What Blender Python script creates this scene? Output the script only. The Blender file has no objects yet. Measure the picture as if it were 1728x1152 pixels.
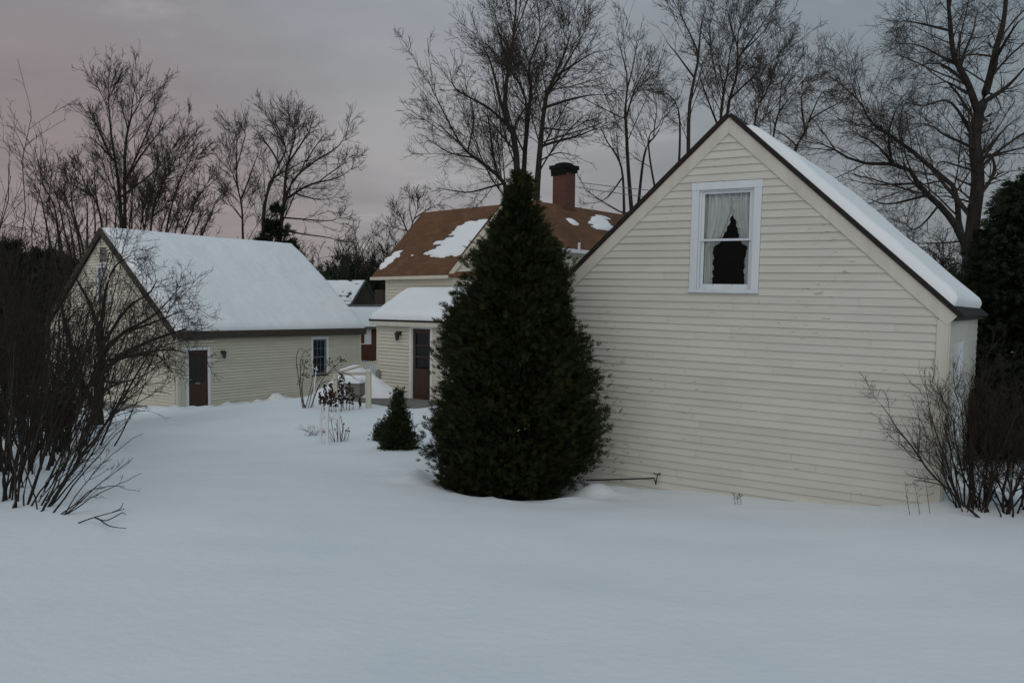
import bpy, math, random
import numpy as np
from mathutils import Matrix, Vector, noise as mnoise

random.seed(7); RNG = np.random.default_rng(11)
scene = bpy.context.scene
COL = scene.collection
F = 1400.0; CX = 864.0; CY = 576.0; HY = 530.0; EZ = 2.6
PITCH = math.atan((CY-HY)/F)
_fw = np.array([0, math.cos(PITCH), -math.sin(PITCH)]); _up = np.array([0, math.sin(PITCH), math.cos(PITCH)])

def at(px, py, Y):
    """world point on the sight line of a photo pixel, at ground distance Y"""
    r = np.array([1., 0, 0])*(px-CX)/F + _fw - _up*(py-CY)/F
    p = r*(Y/r[1]); p[2] += EZ
    return p

# ------------------------------------------------------------------ materials
def new_mat(name):
    m = bpy.data.materials.new(name); m.use_nodes = True
    nt = m.node_tree
    return m, nt, nt.nodes['Principled BSDF'], nt.nodes, nt.links

def noise_node(nt, scale, detail=4, rough=0.55, vec=None, dim='3D'):
    n = nt.nodes.new('ShaderNodeTexNoise'); n.inputs['Scale'].default_value = scale
    n.inputs['Detail'].default_value = detail; n.inputs['Roughness'].default_value = rough
    if vec is not None: nt.links.new(vec, n.inputs['Vector'])
    return n

def ramp(nt, fac, stops):
    r = nt.nodes.new('ShaderNodeValToRGB')
    e = r.color_ramp.elements
    while len(e) < len(stops): e.new(0.5)
    for el, (p, c) in zip(e, stops):
        el.position = p; el.color = (*c, 1) if len(c) == 3 else c
    nt.links.new(fac, r.inputs['Fac'])
    return r

def mapping(nt, scale=(1, 1, 1), coord='Object'):
    tc = nt.nodes.new('ShaderNodeTexCoord'); mp = nt.nodes.new('ShaderNodeMapping')
    mp.inputs['Scale'].default_value = scale
    nt.links.new(tc.outputs[coord], mp.inputs['Vector'])
    return mp.outputs['Vector']

def mixc(nt, fac, a, b):
    m = nt.nodes.new('ShaderNodeMix'); m.data_type = 'RGBA'
    for s, v in ((m.inputs[0], fac), (m.inputs[6], a), (m.inputs[7], b)):
        if isinstance(v, (int, float)): s.default_value = v
        elif isinstance(v, tuple): s.default_value = (*v, 1)
        else: nt.links.new(v, s)
    return m.outputs[2]

def bump(nt, bsdf, height, strength, dist=0.01):
    b = nt.nodes.new('ShaderNodeBump'); b.inputs['Strength'].default_value = strength
    b.inputs['Distance'].default_value = dist
    nt.links.new(height, b.inputs['Height']); nt.links.new(b.outputs['Normal'], bsdf.inputs['Normal'])

def mottled(name, c1, c2, scale=6, rough=0.8, stretch=(1, 1, 1), bumps=0.0, spec=0.3):
    m, nt, b, N, L = new_mat(name)
    v = mapping(nt, stretch)
    n = noise_node(nt, scale, 5, 0.6, v)
    r = ramp(nt, n.outputs['Fac'], [(0.3, c1), (0.7, c2)])
    L.new(r.outputs['Color'], b.inputs['Base Color'])
    b.inputs['Roughness'].default_value = rough
    b.inputs['Specular IOR Level'].default_value = spec
    if bumps: bump(nt, b, n.outputs['Fac'], bumps)
    return m

def paint_mat(name, base, dirt, flake=None, flake_pos=0.70, rough=0.65, along='x'):
    """old house paint: faint board grain, blotchy grime, peeled flakes showing grey wood"""
    m, nt, b, N, L = new_mat(name)
    st = {'x': (0.7, 3, 5), 'z': (5, 5, 0.5)}[along]
    v = mapping(nt, st)
    n1 = noise_node(nt, 1.6, 6, 0.6, v)
    c = ramp(nt, n1.outputs['Fac'], [(0.25, dirt), (0.62, base)]).outputs['Color']
    v2 = mapping(nt, (1, 1, 1))
    n0 = noise_node(nt, 0.9, 4, 0.6, v2)
    c = mixc(nt, ramp(nt, n0.outputs['Fac'], [(0.42, (0, 0, 0)), (0.7, (0.35, 0.35, 0.35))]).outputs['Color'], c, dirt)
    ng = noise_node(nt, 7, 5, 0.7, mapping(nt, (1.2, 6, 40) if along == 'x' else (40, 6, 1.2)))
    if flake:
        vf = mapping(nt, (6, 6, 26) if along == 'x' else (22, 22, 7))
        n2 = noise_node(nt, 1.0, 5, 0.7, vf)
        n3 = noise_node(nt, 0.55, 2, 0.5, v2)
        ad = N.new('ShaderNodeMath'); ad.operation = 'MULTIPLY_ADD'
        L.new(n3.outputs['Fac'], ad.inputs[0]); ad.inputs[1].default_value = 0.45; L.new(n2.outputs['Fac'], ad.inputs[2])
        f = ramp(nt, ad.outputs[0], [(flake_pos+0.20, (0, 0, 0)), (flake_pos+0.225, (1, 1, 1))]).outputs['Color']
        c = mixc(nt, f, c, flake)
    geo = N.new('ShaderNodeNewGeometry'); hv = N.new('ShaderNodeHueSaturation'); mr = N.new('ShaderNodeMapRange')
    mr.inputs['To Min'].default_value = 0.96; mr.inputs['To Max'].default_value = 1.035; L.new(geo.outputs['Random Per Island'], mr.inputs['Value'])
    L.new(mr.outputs[0], hv.inputs['Value']); L.new(c, hv.inputs['Color']); c = hv.outputs['Color']
    L.new(c, b.inputs['Base Color'])
    b.inputs['Roughness'].default_value = rough
    b.inputs['Specular IOR Level'].default_value = 0.25
    bump(nt, b, ng.outputs['Fac'], 0.25, 0.004)
    return m

M = {}
def build_materials():
    # snow
    m, nt, b, N, L = new_mat('snow')
    v = mapping(nt)
    n1 = noise_node(nt, 0.6, 4, 0.55, v); n2 = noise_node(nt, 9, 5, 0.6, v); n3 = noise_node(nt, 140, 2, 0.6, v)
    c = ramp(nt, n1.outputs['Fac'], [(0.3, (0.80, 0.83, 0.86)), (0.7, (0.87, 0.88, 0.89))])
    L.new(c.outputs['Color'], b.inputs['Base Color'])
    b.inputs['Roughness'].default_value = 0.75; b.inputs['Specular IOR Level'].default_value = 0.2
    ad = N.new('ShaderNodeMath'); ad.operation = 'MULTIPLY_ADD'
    L.new(n3.outputs['Fac'], ad.inputs[0]); ad.inputs[1].default_value = 0.14; L.new(n2.outputs['Fac'], ad.inputs[2])
    bump(nt, b, ad.outputs[0], 0.35, 0.03)
    M['snow'] = m
    M['siding'] = paint_mat('cream_clapboard', (0.585, 0.57, 0.51), (0.525, 0.508, 0.452), (0.25, 0.235, 0.21), 0.685)
    M['siding_clean'] = paint_mat('cream_clapboard_newer', (0.63, 0.60, 0.505), (0.56, 0.53, 0.44))
    M['trim'] = paint_mat('cream_trim', (0.60, 0.575, 0.505), (0.52, 0.49, 0.42), (0.25, 0.23, 0.2), 0.74, along='z')
    M['trim_clean'] = paint_mat('cream_trim_newer', (0.60, 0.56, 0.46), (0.52, 0.48, 0.39), along='z')
    M['white'] = paint_mat('white_window_paint', (0.66, 0.70, 0.73), (0.56, 0.60, 0.63), (0.3, 0.3, 0.29), 0.70, along='z')
    M['white_clean'] = mottled('white_paint', (0.66, 0.67, 0.67), (0.74, 0.75, 0.75), 5, 0.6)
    M['grey_sash'] = mottled('grey_sash', (0.16, 0.18, 0.19), (0.22, 0.24, 0.25), 8, 0.6)
    M['bark'] = mottled('bark', (0.018, 0.016, 0.014), (0.052, 0.046, 0.040), 5, 0.95, (3, 3, 0.6), 0.8, 0.1)
    M['bark_pale'] = mottled('pale_bark', (0.04, 0.036, 0.032), (0.10, 0.09, 0.078), 5, 0.95, (3, 3, 0.6), 0.8, 0.1)
    M['twig'] = mottled('twig', (0.035, 0.028, 0.024), (0.075, 0.062, 0.054), 3, 0.95, spec=0.1)
    M['shrub_bark'] = mottled('shrub_bark', (0.018, 0.015, 0.013), (0.05, 0.042, 0.036), 9, 0.95, spec=0.1)
    M['red_twig'] = mottled('reddish_twig', (0.05, 0.026, 0.02), (0.11, 0.062, 0.046), 9, 0.9, spec=0.1)
    M['shoot'] = mottled('young_shoot', (0.024, 0.018, 0.014), (0.06, 0.044, 0.034), 9, 0.9, spec=0.1)
    M['cedar'] = mottled('cedar_foliage', (0.009, 0.015, 0.006), (0.030, 0.033, 0.010), 2.6, 0.8, spec=0.15)
    M['spruce'] = mottled('spruce_foliage', (0.010, 0.015, 0.009), (0.024, 0.032, 0.016), 1.5, 0.8, spec=0.15)
    M['dwarf'] = mottled('dwarf_spruce_foliage', (0.013, 0.02, 0.009), (0.034, 0.04, 0.017), 6, 0.8, spec=0.15)
    M['dead_leaf'] = mottled('dead_leaf', (0.05, 0.022, 0.013), (0.12, 0.055, 0.03), 9, 0.9, spec=0.1)
    M['red_leaf'] = mottled('dark_red_leaf', (0.045, 0.012, 0.01), (0.09, 0.03, 0.02), 9, 0.9, spec=0.1)
    M['plume'] = mottled('dried_plume', (0.026, 0.017, 0.012), (0.085, 0.05, 0.034), 14, 0.95, spec=0.1)
    M['stone'] = mottled('granite', (0.12, 0.115, 0.105), (0.24, 0.23, 0.21), 9, 0.9, bumps=0.4)
    M['concrete'] = mottled('concrete', (0.16, 0.155, 0.14), (0.28, 0.27, 0.25), 5, 0.9, bumps=0.3)
    M['dark_base'] = mottled('dark_foundation', (0.02, 0.024, 0.02), (0.05, 0.055, 0.045), 6, 0.9)
    M['door_brown'] = mottled('brown_door', (0.045, 0.023, 0.016), (0.07, 0.036, 0.023), 3, 0.6, (6, 6, 0.6))
    M['door_dark'] = mottled('dark_door_panel', (0.018, 0.019, 0.016), (0.032, 0.03, 0.025), 3, 0.55, (6, 6, 0.6))
    M['black_metal'] = mottled('black_metal', (0.012, 0.012, 0.012), (0.03, 0.03, 0.03), 14, 0.5, spec=0.5)
    M['dark_roof'] = mottled('dark_roofing', (0.012, 0.011, 0.010), (0.026, 0.023, 0.021), 12, 0.9, bumps=0.3)
    M['fascia_brown'] = mottled('brown_fascia', (0.036, 0.028, 0.021), (0.075, 0.06, 0.046), 5, 0.8, (1, 1, 6))
    M['red_drip'] = mottled('red_edge_paint', (0.11, 0.03, 0.022), (0.17, 0.05, 0.04), 9, 0.8)
    M['grey_wood'] = mottled('weathered_wood', (0.16, 0.155, 0.145), (0.28, 0.27, 0.25), 4, 0.9, (1, 1, 9), 0.3)
    M['red_wall'] = mottled('red_barn_paint', (0.07, 0.025, 0.017), (0.11, 0.038, 0.025), 3, 0.8, (5, 5, 0.5))
    M['green_roof'] = mottled('grey_green_roof', (0.06, 0.07, 0.068), (0.12, 0.13, 0.125), 5, 0.8)
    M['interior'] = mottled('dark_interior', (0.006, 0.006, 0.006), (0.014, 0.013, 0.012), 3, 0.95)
    M['soot'] = mottled('sooty_brick', (0.008, 0.009, 0.009), (0.022, 0.024, 0.023), 9, 0.95, bumps=0.3, spec=0.05)
    M['wire'] = mottled('old_cable', (0.10, 0.10, 0.10), (0.2, 0.2, 0.2), 9, 0.6)
    # curtain
    m, nt, b, N, L = new_mat('curtain_cloth')
    n = noise_node(nt, 3, 4, 0.6, mapping(nt, (14, 14, 1)))
    L.new(ramp(nt, n.outputs['Fac'], [(0.3, (0.52, 0.54, 0.54)), (0.7, (0.74, 0.76, 0.76))]).outputs['Color'], b.inputs['Base Color'])
    b.inputs['Roughness'].default_value = 0.95
    M['curtain'] = m
    # glass
    m, nt, b, N, L = new_mat('window_glass')
    N.remove(b); out = N['Material Output']
    tr = N.new('ShaderNodeBsdfTransparent'); tr.inputs['Color'].default_value = (0.92, 0.94, 0.94, 1)
    gl = N.new('ShaderNodeBsdfGlossy'); gl.inputs['Roughness'].default_value = 0.03
    fr = N.new('ShaderNodeFresnel'); fr.inputs['IOR'].default_value = 1.33
    nn = noise_node(nt, 3.0, 2, 0.5, mapping(nt)); bp = N.new('ShaderNodeBump'); bp.inputs['Strength'].default_value = 0.012
    L.new(nn.outputs['Fac'], bp.inputs['Height']); L.new(bp.outputs['Normal'], gl.inputs['Normal'])
    mx = N.new('ShaderNodeMixShader'); L.new(fr.outputs[0], mx.inputs[0]); L.new(tr.outputs[0], mx.inputs[1]); L.new(gl.outputs[0], mx.inputs[2])
    L.new(mx.outputs[0], out.inputs['Surface'])
    M['glass'] = m
    # brown shingles
    def shingles(name, c1, c2, c3):
        m, nt, b, N, L = new_mat(name)
        uv = N.new('ShaderNodeUVMap')
        br = N.new('ShaderNodeTexBrick'); L.new(uv.outputs['UV'], br.inputs['Vector'])
        br.inputs['Scale'].default_value = 1.0; br.inputs['Brick Width'].default_value = 0.3; br.inputs['Row Height'].default_value = 0.14
        br.inputs['Mortar Size'].default_value = 0.006; br.inputs['Color1'].default_value = (*c1, 1); br.inputs['Color2'].default_value = (*c2, 1)
        br.inputs['Mortar'].default_value = (*c3, 1)
        n = noise_node(nt, 1.3, 5, 0.65, mapping(nt, (1, 1, 1)))
        n2 = noise_node(nt, 60, 2, 0.6, mapping(nt))
        c = mixc(nt, ramp(nt, n.outputs['Fac'], [(0.38, (0, 0, 0)), (0.7, (0.75, 0.75, 0.75))]).outputs['Color'], br.outputs['Color'], c3)
        c = mixc(nt, ramp(nt, n2.outputs['Fac'], [(0.4, (0, 0, 0)), (0.7, (0.4, 0.4, 0.4))]).outputs['Color'], c, c1)
        L.new(c, b.inputs['Base Color']); b.inputs['Roughness'].default_value = 0.95
        b.inputs['Specular IOR Level'].default_value = 0.15
        bump(nt, b, br.outputs['Fac'], -0.5, 0.01)
        return m
    M['shingle'] = shingles('brown_shingles', (0.185, 0.097, 0.054), (0.13, 0.069, 0.04), (0.072, 0.041, 0.027))
    # brick
    m, nt, b, N, L = new_mat('red_brick')
    uv = N.new('ShaderNodeUVMap')
    br = N.new('ShaderNodeTexBrick'); L.new(uv.outputs['UV'], br.inputs['Vector'])
    br.inputs['Scale'].default_value = 1.0; br.inputs['Brick Width'].default_value = 0.2; br.inputs['Row Height'].default_value = 0.065
    br.inputs['Mortar Size'].default_value = 0.008; br.inputs['Color1'].default_value = (0.12, 0.036, 0.022, 1)
    br.inputs['Color2'].default_value = (0.08, 0.026, 0.018, 1); br.inputs['Mortar'].default_value = (0.12, 0.08, 0.062, 1)
    n = noise_node(nt, 4, 4, 0.6, mapping(nt))
    c = mixc(nt, ramp(nt, n.outputs['Fac'], [(0.45, (0, 0, 0)), (0.75, (0.6, 0.6, 0.6))]).outputs['Color'], br.outputs['Color'], (0.07, 0.03, 0.022))
    L.new(c, b.inputs['Base Color']); b.inputs['Roughness'].default_value = 0.9
    bump(nt, b, br.outputs['Fac'], -0.5, 0.01)
    M['brick'] = m
build_materials()

# ------------------------------------------------------------------ mesh helpers
class MB:
    def __init__(s): s.v = []; s.f = []; s.uv = {}
    def quad(s, a, b, c, d, uv=None):
        i = len(s.v); s.v += [tuple(a), tuple(b), tuple(c), tuple(d)]; s.f.append((i, i+1, i+2, i+3))
        if uv: s.uv[len(s.f)-1] = uv
    def poly(s, pts):
        i = len(s.v); s.v += [tuple(p) for p in pts]; s.f.append(tuple(range(i, i+len(pts))))
    def box(s, x0, x1, y0, y1, z0, z1, M4=None, uv=False):
        P = [(x0, y0, z0), (x1, y0, z0), (x1, y1, z0), (x0, y1, z0), (x0, y0, z1), (x1, y0, z1), (x1, y1, z1), (x0, y1, z1)]
        if M4 is not None: P = [tuple(M4 @ Vector(p)) for p in P]
        i = len(s.v); s.v += P
        for q in ((0, 3, 2, 1), (4, 5, 6, 7), (0, 1, 5, 4), (1, 2, 6, 5), (2, 3, 7, 6), (3, 0, 4, 7)):
            s.f.append(tuple(i+k for k in q))
            if uv:
                n = len(s.f)-1
                def pr(k):
                    p = P[k]
                    return (p[0]+p[1], p[2]) if q not in ((0, 3, 2, 1), (4, 5, 6, 7)) else (p[0], p[1])
                s.uv[n] = [pr(k) for k in q]
    def prism(s, pts, off):
        """closed prism: planar polygon pts swept by vector off"""
        n = len(pts); i = len(s.v); o = Vector(off)
        s.v += [tuple(p) for p in pts] + [tuple(Vector(p)+o) for p in pts]
        s.f.append(tuple(range(i, i+n))[::-1]); s.f.append(tuple(range(i+n, i+2*n)))
        for k in range(n):
            j = (k+1) % n
            s.f.append((i+k, i+j, i+n+j, i+n+k))
    def beam(s, a, b, w, h=None):
        """bar of rectangular section from a to b"""
        a = Vector(a); b = Vector(b); d = (b-a).normalized(); h = h or w
        r = Vector((0, 0, 1)) if abs(d.z) < 0.9 else Vector((1, 0, 0))
        x = d.cross(r).normalized()*w/2; y = x.cross(d).normalized()*h/2
        s.prism([a-x-y, a+x-y, a+x+y, a-x+y], b-a)
    def tube(s, pts, radii, sides=6, cap=True):
        pts = [Vector(p) for p in pts]; n = len(pts)
        if isinstance(radii, (int, float)): radii = [radii]*n
        base = len(s.v)
        for k, p in enumerate(pts):
            d = (pts[min(k+1, n-1)]-pts[max(k-1, 0)]).normalized()
            r = Vector((0, 0, 1)) if abs(d.z) < 0.95 else Vector((1, 0, 0))
            x = d.cross(r).normalized(); y = x.cross(d)
            for j in range(sides):
                a = 2*math.pi*j/sides
                s.v.append(tuple(p+(x*math.cos(a)+y*math.sin(a))*radii[k]))
        for k in range(n-1):
            for j in range(sides):
                j2 = (j+1) % sides
                s.f.append((base+k*sides+j, base+k*sides+j2, base+(k+1)*sides+j2, base+(k+1)*sides+j))
        if cap:
            s.f.append(tuple(base+j for j in range(sides))[::-1]); s.f.append(tuple(base+(n-1)*sides+j for j in range(sides)))
    def lathe(s, prof, c=(0, 0, 0), sides=12):
        base = len(s.v)
        for r, z in prof:
            for j in range(sides):
                a = 2*math.pi*j/sides
                s.v.append((c[0]+r*math.cos(a), c[1]+r*math.sin(a), c[2]+z))
        for k in range(len(prof)-1):
            for j in range(sides):
                j2 = (j+1) % sides
                s.f.append((base+k*sides+j, base+k*sides+j2, base+(k+1)*sides+j2, base+(k+1)*sides+j))
        s.f.append(tuple(base+j for j in range(sides))[::-1]); s.f.append(tuple(base+(len(prof)-1)*sides+j for j in range(sides)))
    def build(s, name, mat, parent=None, smooth=False, bevel=0):
        me = bpy.data.meshes.new(name); me.from_pydata(s.v, [], s.f)
        if s.uv:
            l = me.uv_layers.new(name='UVMap')
            for fi, u in s.uv.items():
                p = me.polygons[fi]
                for k, li in enumerate(p.loop_indices): l.data[li].uv = u[k]
        me.materials.append(mat); me.update()
        if smooth: me.polygons.foreach_set('use_smooth', [True]*len(me.polygons))
        o = bpy.data.objects.new(name, me); COL.objects.link(o)
        if parent: o.parent = parent
        if bevel:
            b = o.modifiers.new('bevel', 'BEVEL'); b.width = bevel; b.segments = 2; b.limit_method = 'ANGLE'
        return o

def np_obj(name, V, Fq, mat, parent=None, smooth=True):
    """fast mesh from numpy arrays; Fq is (n,3) or (n,4)"""
    me = bpy.data.meshes.new(name); k = Fq.shape[1]
    me.vertices.add(len(V)); me.vertices.foreach_set('co', np.ascontiguousarray(V, dtype=np.float32).ravel())
    me.loops.add(Fq.size); me.loops.foreach_set('vertex_index', np.ascontiguousarray(Fq, dtype=np.int32).ravel())
    me.polygons.add(len(Fq)); me.polygons.foreach_set('loop_start', np.arange(0, Fq.size, k, dtype=np.int32))
    me.polygons.foreach_set('use_smooth', np.full(len(Fq), smooth, dtype=bool))
    me.materials.append(mat); me.update(calc_edges=True); me.validate()
    o = bpy.data.objects.new(name, me); COL.objects.link(o)
    if parent: o.parent = parent
    return o

def tag(o, label, cat, group=None, kind=None):
    if label: o['label'] = label
    if cat: o['category'] = cat
    if group: o['group'] = group
    if kind: o['kind'] = kind
    return o

def empty(name, loc, label, cat, group=None, rot=None):
    o = bpy.data.objects.new(name, None); COL.objects.link(o); o.empty_display_size = 0.3
    o.location = loc
    if rot is not None: o.rotation_euler = rot
    return tag(o, label, cat, group)

def struct(o): o['kind'] = 'structure'; return o

# ------------------------------------------------------------------ camera, light, sky
cam = bpy.data.cameras.new('camera'); co = bpy.data.objects.new('camera', cam); COL.objects.link(co)
co.location = (0, 0, EZ); co.rotation_euler = (math.pi/2-PITCH, 0, 0)
cam.sensor_width = 36; cam.lens = 36*F/1728; cam.clip_end = 3000; cam.clip_start = 0.05
scene.camera = co
scene.view_settings.view_transform = 'Standard'; scene.view_settings.look = 'None'
scene.view_settings.exposure = 0.07; scene.view_settings.gamma = 1

SUN_EL = math.radians(26); SUN_AZ = math.radians(190)       # soft brightest part of the overcast, behind the camera to the left
sun = bpy.data.lights.new('sun', 'SUN'); sun.energy = 0.8; sun.angle = math.radians(75); sun.color = (1.0, 0.95, 0.89)
so = bpy.data.objects.new('sun', sun); COL.objects.link(so)
sd = Vector((math.sin(SUN_AZ)*math.cos(SUN_EL), math.cos(SUN_AZ)*math.cos(SUN_EL), math.sin(SUN_EL)))
so.rotation_euler = sd.to_track_quat('Z', 'Y').to_euler(); so.location = (0, -20, 40)

def build_world():
    w = bpy.data.worlds.new('World'); scene.world = w; w.use_nodes = True
    nt = w.node_tree; N = nt.nodes; L = nt.links
    bg = N['Background']
    sky = N.new('ShaderNodeTexSky'); sky.sky_type = 'NISHITA'; sky.sun_disc = False
    sky.sun_elevation = SUN_EL; sky.sun_rotation = SUN_AZ
    tc = N.new('ShaderNodeTexCoord'); sep = N.new('ShaderNodeSeparateXYZ'); L.new(tc.outputs['Generated'], sep.inputs[0])
    def math_(op, a, b=None, c=None):
        n = N.new('ShaderNodeMath'); n.operation = op
        for s, v in zip(n.inputs, (a, b, c)):
            if v is None: continue
            if isinstance(v, (int, float)): s.default_value = v
            else: L.new(v, s)
        return n.outputs[0]
    z = sep.outputs['Z']
    # vertical colour of the cloud deck (values x10: the background strength is 0.1)
    zs = math_('MAXIMUM', z, 0.0)
    base = ramp(nt, zs, [(0.0, (0.25, 0.232, 0.232)), (0.10, (0.295, 0.272, 0.272)), (0.2, (0.315, 0.304, 0.305)),
                         (0.32, (0.285, 0.295, 0.312)), (0.6, (0.33, 0.385, 0.425)), (1.0, (0.37, 0.435, 0.485))])
    # blue-grey to the right, pink low at the left
    az = math_('MULTIPLY_ADD', sep.outputs['X'], 1.0, 0.5)
    right = ramp(nt, az, [(0.05, (0.82, 0.82, 0.83)), (0.36, (1.04, 1.04, 1.04)), (0.62, (0.92, 0.96, 0.98)), (0.95, (0.70, 0.82, 0.87))])
    mul = N.new('ShaderNodeMix'); mul.data_type = 'RGBA'; mul.blend_type = 'MULTIPLY'; mul.inputs[0].default_value = 1
    L.new(base.outputs['Color'], mul.inputs[6]); L.new(right.outputs['Color'], mul.inputs[7])
    col = mul.outputs[2]
    dp = N.new('ShaderNodeVectorMath'); dp.operation = 'DOT_PRODUCT'; L.new(tc.outputs['Generated'], dp.inputs[0])
    dp.inputs[1].default_value = Vector((-0.48, 0.86, 0.07)).normalized()
    pf = ramp(nt, dp.outputs['Value'], [(0.935, (0, 0, 0)), (0.995, (0.72, 0.72, 0.72))])
    col = mixc(nt, pf.outputs['Color'], col, (0.285, 0.222, 0.218))
    # drifting cloud texture on the deck
    zz = math_('ADD', zs, 0.09)
    cx = math_('DIVIDE', sep.outputs['X'], zz); cy = math_('DIVIDE', sep.outputs['Y'], zz)
    cmb = N.new('ShaderNodeCombineXYZ'); L.new(cx, cmb.inputs[0]); L.new(cy, cmb.inputs[1])
    n1 = noise_node(nt, 0.55, 5, 0.55, cmb.outputs[0]); n2 = noise_node(nt, 1.7, 5, 0.6, cmb.outputs[0])
    n1.inputs['Distortion'].default_value = 0.4
    r1 = ramp(nt, n1.outputs['Fac'], [(0.3, (0.84, 0.85, 0.87)), (0.72, (1.16, 1.16, 1.15))])
    r2 = ramp(nt, n2.outputs['Fac'], [(0.4, (0.95, 0.95, 0.96)), (0.60, (1.03, 1.03, 1.03)), (0.74, (1.28, 1.30, 1.32))])
    for r in (r1, r2):
        mm = N.new('ShaderNodeMix'); mm.data_type = 'RGBA'; mm.blend_type = 'MULTIPLY'; mm.inputs[0].default_value = 1
        L.new(col, mm.inputs[6]); L.new(r.outputs['Color'], mm.inputs[7]); col = mm.outputs[2]
    sc = N.new('ShaderNodeVectorMath'); sc.operation = 'SCALE'; L.new(col, sc.inputs[0]); sc.inputs['Scale'].default_value = 10.0
    out = mixc(nt, 0.97, sky.outputs['Color'], sc.outputs[0])
    L.new(out, bg.inputs['Color']); bg.inputs['Strength'].default_value = 0.1
build_world()

# ------------------------------------------------------------------ ground
CTRL = []
def gp(px, py, Y):
    p = at(px, py, Y); CTRL.append(tuple(p)); return p
CTRL += [(0, 0, EZ-1.62), (-4, 1, EZ-1.6), (4, 1, EZ-1.7), (0, 5, EZ-2.02), (-8, -2, EZ-1.4), (8, -2, EZ-1.7)]
gp(880, 833, 11.6); gp(1000, 818, 12.9); gp(1100, 825, 12.4); gp(1200, 834, 11.95); gp(1300, 842, 11.6); gp(1400, 849, 11.2); gp(1500, 856, 10.8); gp(1584, 858, 10.45); gp(1700, 872, 10.0)
gp(40, 862, 8.6); gp(165, 716, 22.0); gp(310, 694, 27.6); gp(360, 690, 29.3); gp(440, 682, 31.5); gp(510, 674, 33.8)
gp(660, 684, 23.6); gp(720, 690, 22.6); gp(675, 757, 15.7); gp(556, 748, 17.0); gp(575, 693, 21.7); gp(100, 850, 8.8)
gp(620, 688, 22.5); gp(760, 800, 13.0); gp(640, 655, 27.5); gp(625, 622, 40); gp(200, 690, 31); gp(60, 690, 30)
CTRL += [(12, 14, EZ-2.2), (16, 24, EZ-2.2), (8, 30, EZ-2.5), (-22, 14, EZ-2.6), (-30, 34, EZ-3.2), (20, 45, EZ-2.4), (-5, 55, EZ-2.9), (-40, 60, EZ-3.2), (40, 60, EZ-2.4), (30, 10, EZ-2.0), (-30, 5, EZ-2.2)]
CT = np.array(CTRL)
def _tps_fit():
    P = CT[:, :2]; n = len(P)
    d = np.linalg.norm(P[:, None]-P[None], axis=2); K = np.where(d > 0, d*d*np.log(d+1e-9), 0)
    A = np.zeros((n+3, n+3)); A[:n, :n] = K+np.eye(n)*0.15; A[:n, n] = 1; A[:n, n+1:] = P; A[n, :n] = 1; A[n+1:, :n] = P.T
    return np.linalg.solve(A, np.concatenate([CT[:, 2], np.zeros(3)]))
_W = _tps_fit()
TREE_BASE = at(880, 833, 11.6); TREE_BASE[2] = 0
CEDAR_XY = np.array([-0.06, 12.2])
def hash_noise(X, Y, s, seed=0):
    """smooth value noise, vectorised"""
    x = X*s+seed*17.3; y = Y*s+seed*9.1
    xi = np.floor(x); yi = np.floor(y); fx = x-xi; fy = y-yi
    fx = fx*fx*(3-2*fx); fy = fy*fy*(3-2*fy)
    def h(a, b):
        v = np.sin(a*127.1+b*311.7+seed*5.3)*43758.5453
        return v-np.floor(v)
    return (h(xi, yi)*(1-fx)+h(xi+1, yi)*fx)*(1-fy)+(h(xi, yi+1)*(1-fx)+h(xi+1, yi+1)*fx)*fy-0.5

def ground_z(X, Y, detail=True):
    X = np.atleast_1d(np.asarray(X, float)); Y = np.atleast_1d(np.asarray(Y, float)); sh = X.shape
    X = X.ravel(); Y = Y.ravel()
    Xc = np.clip(X, -32, 42); Yc = np.clip(Y, -4, 60)
    z = np.full(len(X), _W[-3])+_W[-2]*Xc+_W[-1]*Yc
    for k in range(len(CT)):
        d = np.hypot(Xc-CT[k, 0], Yc-CT[k, 1]); z += _W[k]*d*d*np.log(d+1e-9)
    far = np.clip((np.hypot(X, Y-20)-45)/60, 0, 1); z = z*(1-far)+(-0.35)*far
    if detail:
        near = np.exp(-np.hypot(X, Y-12)/60)
        z += (0.10*hash_noise(X, Y, 0.22, 1)+0.035*hash_noise(X, Y, 0.8, 2))*near
        z += 0.014*hash_noise(X, Y, 2.6, 3)*near+0.02*hash_noise(X*0.6+Y*0.5, Y*1.6-X*0.4, 1.1, 12)*near
        # hollow and rim round the big cedar
        d = np.hypot(X-CEDAR_XY[0], Y-CEDAR_XY[1])
        z += -0.20*np.exp(-(d/1.0)**4)+0.06*np.exp(-((d-1.35)/0.3)**2)*(0.6+2.0*hash_noise(X, Y, 2.2, 5)+0.8*hash_noise(X, Y, 6, 15))
        # trodden patch left of the cedar
        d = np.hypot((X+1.2)/0.8, (Y-12.9)/0.7); z += np.exp(-d**2)*0.14*(hash_noise(X, Y, 4.0, 6)+0.5*hash_noise(X, Y, 8.0, 7)-0.15)
        # thrown-up ridge along the garage front
        ax, ay = at(230, 712, 26)[:2]; bx, by = at(500, 677, 33)[:2]
        t = np.clip(((X-ax)*(bx-ax)+(Y-ay)*(by-ay))/((bx-ax)**2+(by-ay)**2), 0, 1)
        d = np.hypot(X-ax-t*(bx-ax), Y-ay-t*(by-ay))
        z += np.exp(-(d/0.8)**2)*(0.12+0.28*hash_noise(X, Y, 1.6, 8)+0.16*hash_noise(X, Y, 4.0, 9))
        # drift against the barn corner on the right
        d = np.hypot((X-6.0)/0.9, (Y-10.6)/0.7); z += 0.16*np.exp(-d**2)
        d = np.hypot((X-1.4)/0.9, (Y-12.2)/0.35); z += 0.04*np.exp(-d**2)*(1+4*hash_noise(X, Y, 3.5, 4))
    return z.reshape(sh)
def gz(x, y): return float(ground_z(x, y)[0])

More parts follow.
